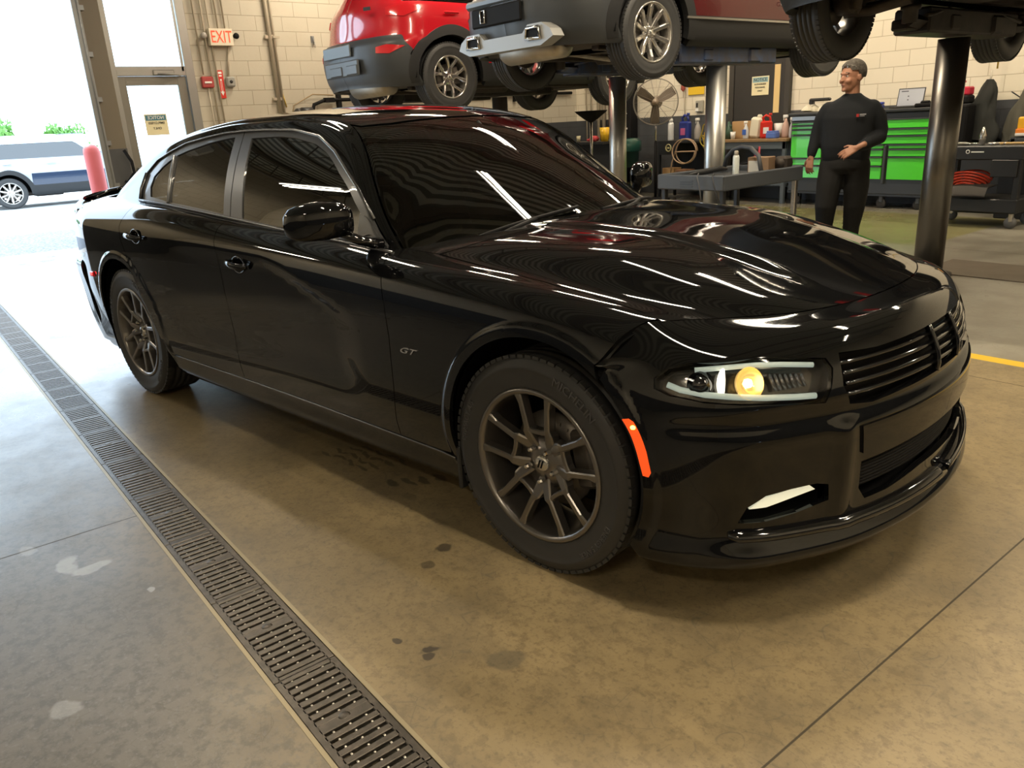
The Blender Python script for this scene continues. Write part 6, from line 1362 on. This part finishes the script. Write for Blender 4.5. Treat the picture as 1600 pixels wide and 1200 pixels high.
m = MB(); m.box((0, 0, .25), (.30, .25, .50), bev=.02); m.box((.02, 0, .56), (.22, .2, .10), bev=.02); simple('battery_charger', m, M['dark'], 'tall black equipment standing between the near lift post and the jacket', 'equipment', (-2.74, 8.55, .80)); m = MB(); m.box((0, 0, .05), (.24, .16, .10), bev=.015); m.tube([(-.05, 0, .1), (-.05, 0, .15), (.04, 0, .16)], .012, 6); simple('red_tool_case', m, pm('case_red', (.50,.02,.05), .4), 'red case on top of the black equipment right of the near lift post', 'case', (-2.74, 8.55, 1.41))
m = MB(); m.cyl((0, 0, 0), (0, 0, .55), .010, 8); m.box((0, .05, .54), (.05, .10, .04)); simple('yellow_hook_strap', m, pm('yellow_strap', (.55,.38,.06), .6), 'yellow strap above the hanging jacket', 'strap', (-2.50, 8.9, 1.70))
m = MB(); m.box((0, 0, .40), (.9, .35, .80), bev=.02); simple('dark_workbench', m, pm('black_cart', (.018,.019,.021)), 'dark low bench behind the black utility cart', 'bench', (-2.50, 8.60, 0))
e = empty('yellow_tool_case', (-1.75, 8.2, .95), 0, 'yellow and orange power tool case behind the utility cart', 'case'); MB().box((0, 0, .12), (.30, .18, .14), bev=.015).build('upper_case', pm('case_yellow', (.80,.42,.02), .4), e); MB().box((0, -.01, .035), (.31, .19, .05), bev=.005).build('orange_band', pm('case_orange', (.85,.25,.03), .4), e); MB().box((0, -.012, .0), (.31, .19, .03), bev=.003).build('pale_band', wht, e)
m = MB(); m.box((0, 0, .0), (.42, .3, .12), bev=.02); m.box((-.17, -.13, .02), (.04, .04, .08)); m.tube([(.1, -.1, .05), (.14, -.14, -.02), (.06, -.18, -.06)], .016, 8); simple('bench_grinder', m, dgrey, 'dark bench grinder under the yellow case behind the utility cart', 'grinder', (-1.75, 8.25, .86)); m = MB(); m.box((0, 0, .4), (.5, .4, .8), bev=.01); simple('grinder_stand', m, pm('black_cart', (.018,.019,.021)), 'black stand carrying the bench grinder', 'stand', (-1.75, 8.25, 0))
m = MB(); m.tube([(-2.30, 8.9, 1.42), (-2.0, 8.88, 1.22), (-1.7, 8.87, 1.18), (-1.35, 8.88, 1.45)], .008, 6); m.lathe([(0, -.05), (.06, 0), (0, .06)], 10, c=(-1.82, 8.86, 1.2)); simple('wall_cable', m, M['clad'], 'black cable drooping on the cream wall above the yellow case', 'cable')
# ------------------------------------------------------------------ the man in black
skin = nmat('skin', (.50,.26,.16), .5, noise=(40,.3,(.42,.19,.12))); shirt = nmat('black_sweatshirt', (.006,.008,.011), .9, bump=(60,.3,.003)); trou = nmat('black_trousers', (.007,.007,.007), .85, bump=(40,.3,.003)); hairm = nmat('grey_brown_hair', (.035,.027,.020), .8, noise=(60,.25,(.13,.115,.095)), bump=(160,.8,.004)); shoe = nmat('black_work_shoe', (.012,.012,.012), .4)
pr = empty('person', (-2.11, 4.80, 0), math.radians(29.2), 'person in black sweatshirt and black trousers walking past the green tool cabinet, looking left', 'person')
def remesh(o, v, sm=6):
    r = o.modifiers.new('r', 'REMESH'); r.mode = 'VOXEL'; r.voxel_size = v; r.use_smooth_shade = True
    s = o.modifiers.new('s', 'SMOOTH'); s.iterations = sm; s.factor = .5
    return o
def seg(m, pts, n=14): 
    """pts: (x,y,z,rx) -> tapered tube with closed ends"""
    m.tube([p[:3] for p in pts], [p[3] for p in pts], n)
    for p in (pts[0], pts[-1]): ball(m, p[:3], (p[3],)*3)
def ball(m, c, r, n=12):
    V = []; 
    for i in range(n+1):
        t = PI*i/n; 
        for j in range(16): a = 2*PI*j/16; V.append((c[0]+r[0]*math.sin(t)*math.cos(a), c[1]+r[1]*math.sin(t)*math.sin(a), c[2]+r[2]*math.cos(t)))
    F = [(i*16+j, (i+1)*16+j, (i+1)*16+(j+1) % 16, i*16+(j+1) % 16) for i in range(n) for j in range(16)]
    m.add(V, F, True)
# head turned to image left: local face direction
fa = math.radians(-38); HC = Vector((.005, -.025, 1.612)); HS = 1.10
fd_ = Vector((-math.cos(fa), math.sin(fa)*1.0, 0)).normalized(); sd_ = Vector((fd_.y, -fd_.x, 0))   # forward, side
def hp_(f, s, u): return HC+fd_*f*HS+sd_*s*HS+Vector((0, 0, u*HS*.98))
m = MB()
def hball(f, s, u, rf, rs, ru, n=12):
    k = len(m.v); ball(m, (0, 0, 0), (rf, rs, ru), n); 
    for i in range(k, len(m.v)): p = m.v[i]; q = hp_(f+p[0], s+p[1], u+p[2]); m.v[i] = (q.x, q.y, q.z)
hball(-.010, 0, .035, .098, .078, .088); hball(.012, 0, -.015, .078, .066, .095); hball(.035, 0, -.075, .048, .048, .040)   # skull, face, jaw
hball(.088, 0, -.012, .020, .013, .026); hball(.097, 0, -.026, .015, .017, .012)          # nose
hball(.075, 0, .028, .020, .050, .012)                                                     # brow
for s in (-1, 1): hball(.060, s*.042, -.030, .026, .022, .022); hball(-.010, s*.079, -.005, .018, .010, .032)
hball(.078, 0, -.054, .014, .022, .006); hball(.077, 0, -.066, .014, .020, .007); hball(.070, 0, -.098, .018, .024, .016)
seg(m, [(.02, .0, 1.42, .064), (.018, -.005, 1.48, .062), (.012, -.012, 1.56, .064)])
# forearm ends and hands
def hand(m, w, d, palm_n, th, curl, s=1.):
    """w wrist, d direction of the fingers, palm_n palm normal, th thumb side"""
    w = Vector(w); d = Vector(d).normalized(); n = Vector(palm_n); n = (n-n.dot(d)*d).normalized(); t = d.cross(n)*th
    k = len(m.v); 
    seg(m, [tuple(w-d*.07)+(.026,), tuple(w)+(.024,)], 12)
    for q in (-.030, -.010, .010, .030): seg(m, [tuple(w+d*.005+t*q*.6)+(.014,), tuple(w+d*.09*s+t*q)+(.0125,)], 8)
    for i, (q, L) in enumerate(((.033, .070), (.011, .080), (-.011, .074), (-.032, .058))):
        p = w+d*.09*s+t*q; dd = d.copy(); r = .0095; pts = [tuple(p)+(r,)]
        for j, f in enumerate((.45, .32, .26)):
            c = curl*(.5+.35*j)+.08*i; dd = (dd*math.cos(c)+n*math.sin(c)).normalized(); p = p+dd*L*f*s; pts.append(tuple(p)+(r-.0011*(j+1),))
        seg(m, pts, 8)
    p = w+d*.025+t*.030; pts = [tuple(p)+(.014,)]
    for q_, f in (((t*.8+d*.7+n*.3), .040), ((t*.3+d+n*.5), .032)): p = p+q_.normalized()*f; pts.append(tuple(p)+(.0105,))
    seg(m, pts, 8)
hand(m, (-.300, -.02, .925), (-.10, -.05, -1), (.55, .8, 0), -1, .55)
hand(m, (.085, -.262, 1.010), (-.85, -.12, -.42), (.15, 1.0, -.4), -1, .38)
# hidden torso so the body is one figure
seg(m, [(0, .02, .95, .10), (0, .02, 1.15, .11), (.01, .01, 1.30, .09), (.02, 0, 1.43, .05)]); seg(m, [(-.16, .01, 1.31, .04), (-.22, .03, 1.13, .042), (-.295, -.01, .96, .028)]); seg(m, [(.19, .01, 1.31, .04), (.24, .02, 1.11, .042), (.13, -.22, 1.03, .030)])
seg(m, [(-.09, .02, .92, .08), (-.11, -.04, .50, .055), (-.13, .04, .10, .04)]); seg(m, [(.09, .02, .92, .08), (.10, .0, .50, .055), (.10, .10, .10, .04)])
body_ = remesh(m.build('body', skin, pr), .0062, 4)
# sweatshirt: elliptic torso rings plus sleeves
m = MB(); rows = []
for z, cx, cy, rx, ry in ((.86, .0, .02, .02, .02), (.87, .0, .02, .195, .130), (.93, .0, .02, .212, .150), (1.02, .0, .01, .215, .155), (1.15, .0, .01, .222, .150), (1.27, .005, .01, .238, .145), (1.345, .01, .015, .235, .128), (1.40, .015, .015, .185, .105), (1.445, .018, .008, .105, .085), (1.475, .018, .0, .070, .066), (1.476, .018, 0, .01, .01)):
    rows.append([(cx+rx*math.copysign(abs(math.cos(a))**.85, math.cos(a)), cy+ry*math.copysign(abs(math.sin(a))**.85, math.sin(a)), z) for a in np.linspace(0, 2*PI, 32, endpoint=False)])
m.grid(rows[::-1], closed=True); m.f += [tuple(range(32)), tuple(range(len(m.v)-32, len(m.v)))[::-1]]; m.sm += [True]*2; m.mi += [0]*2
seg(m, [(-.17, .015, 1.335, .080), (-.225, .02, 1.26, .070), (-.258, .03, 1.14, .060), (-.272, .02, 1.08, .053), (-.292, .0, .985, .048), (-.296, -.005, .955, .042)])
seg(m, [(.19, .015, 1.335, .082), (.250, .02, 1.26, .074), (.280, .03, 1.14, .066), (.278, .0, 1.085, .062), (.205, -.12, 1.055, .054), (.150, -.205, 1.030, .050), (.125, -.232, 1.022, .043)])
sh_ = remesh(m.build('sweatshirt', shirt, pr), .011, 4)
def surf_txt(): pass
q = MB(); q.box((.075, -.150, 1.285), (.022, .004, .026)); q.build('chest_logo_mark', pm('logo_red', (.45,.03,.03), .6), pr, label='small red chest emblem')
q = MB(); q.box((.118, -.1475, 1.292), (.052, .004, .009), rz=.12); q.box((.112, -.148, 1.279), (.040, .004, .004), rz=.12); q.build('chest_embroidery', pm('logo_grey', (.45,.45,.48), .6), pr)
# trousers
m = MB(); rows = []
for z, rx, ry in ((.95, .02, .02), (.945, .195, .138), (.88, .212, .150), (.82, .215, .150), (.78, .16, .12), (.775, .02, .02)): rows.append([(rx*math.cos(a), .02+ry*math.sin(a), z) for a in np.linspace(0, 2*PI, 28, endpoint=False)])
m.grid(rows, closed=True); m.f += [tuple(range(28))[::-1], tuple(range(len(m.v)-28, len(m.v)))]; m.sm += [True]*2; m.mi += [0]*2
seg(m, [(-.105, .02, .84, .118), (-.125, -.02, .66, .112), (-.138, -.05, .48, .098), (-.140, .0, .28, .076), (-.150, .05, .09, .072)])
seg(m, [(.105, .02, .84, .118), (.115, .0, .66, .112), (.112, -.0, .48, .098), (.10, .05, .28, .076), (.095, .12, .09, .072)])
remesh(m.build('trousers', trou, pr), .012, 4)
for x, y in ((-.150, .03), (.095, .10)):
    m = MB(); ball(m, (x, y-.02, .05), (.048, .075, .05)); ball(m, (x-.005, y-.11, .035), (.046, .085, .035)); m.box((x, y-.06, .012), (.09, .28, .024), bev=.01); remesh(m.build('shoe', shoe, pr), .010, 2)
# hair, glasses pushed up, eyes
m = MB()
def cap(m):
    V = []; F = []; n, k = 14, 28
    for i in range(n+1):
        t = i/n
        for j in range(k):
            a = 2*PI*j/k; fr = math.cos(a); lim = 1.12 if fr > .75 else (1.45 if fr > .2 else 2.0); th_ = t*lim; r_ = 1.05+.025*math.sin(7*a+5*t)
            V.append(tuple(hp_(-.012+.106*r_*math.sin(th_)*math.cos(a), .082*r_*math.sin(th_)*math.sin(a), .040+.098*r_*math.cos(th_))))
    for i in range(n):
        for j in range(k): F.append((i*k+j, (i+1)*k+j, (i+1)*k+(j+1) % k, i*k+(j+1) % k))
    m.add(V, F, True)
cap(m); m.build('hair', hairm, pr)
m = MB(); 
for s in (-1, 1):
    rows = [[tuple(hp_(.078-.03*abs(q)+.0*r, s*.028+q*.024, .088+r*.014)) for q in np.linspace(-1, 1, 7)] for r in (-1, 0, 1)]; m.grid(rows)
m.tube([tuple(hp_(-.02, -.084, .05)), tuple(hp_(.04, -.072, .085)), tuple(hp_(.08, 0, .092)), tuple(hp_(.04, .072, .085)), tuple(hp_(-.02, .084, .05))], .003, 6); m.build('glasses', nmat('eyeglass_frame', (.5,.45,.4), .15, metal=.5), pr)
for s in (-1, 1):
    e_ = MB(); k = len(e_.v); ball(e_, tuple(hp_(.071, s*.031, .008)), (.011,)*3); q_ = e_.build('eye', nmat('eye_white', (.6,.55,.5), .3), pr)
    e_ = MB(); ball(e_, tuple(hp_(.079, s*.032, .008)), (.005,)*3); e_.build('pupil', M['dark'], q_)
    e_ = MB(); e_.tube([tuple(hp_(.086, s*.014, .030)), tuple(hp_(.084, s*.032, .036)), tuple(hp_(.070, s*.050, .030))], .004, 6); e_.build('eyebrow', hairm, pr)
m = MB(); m.tube([tuple(hp_(.083, -.022, -.060)), tuple(hp_(.092, 0, -.058)), tuple(hp_(.083, .022, -.060))], .0035, 6); m.build('lips', nmat('lips', (.36,.14,.11), .5), pr)
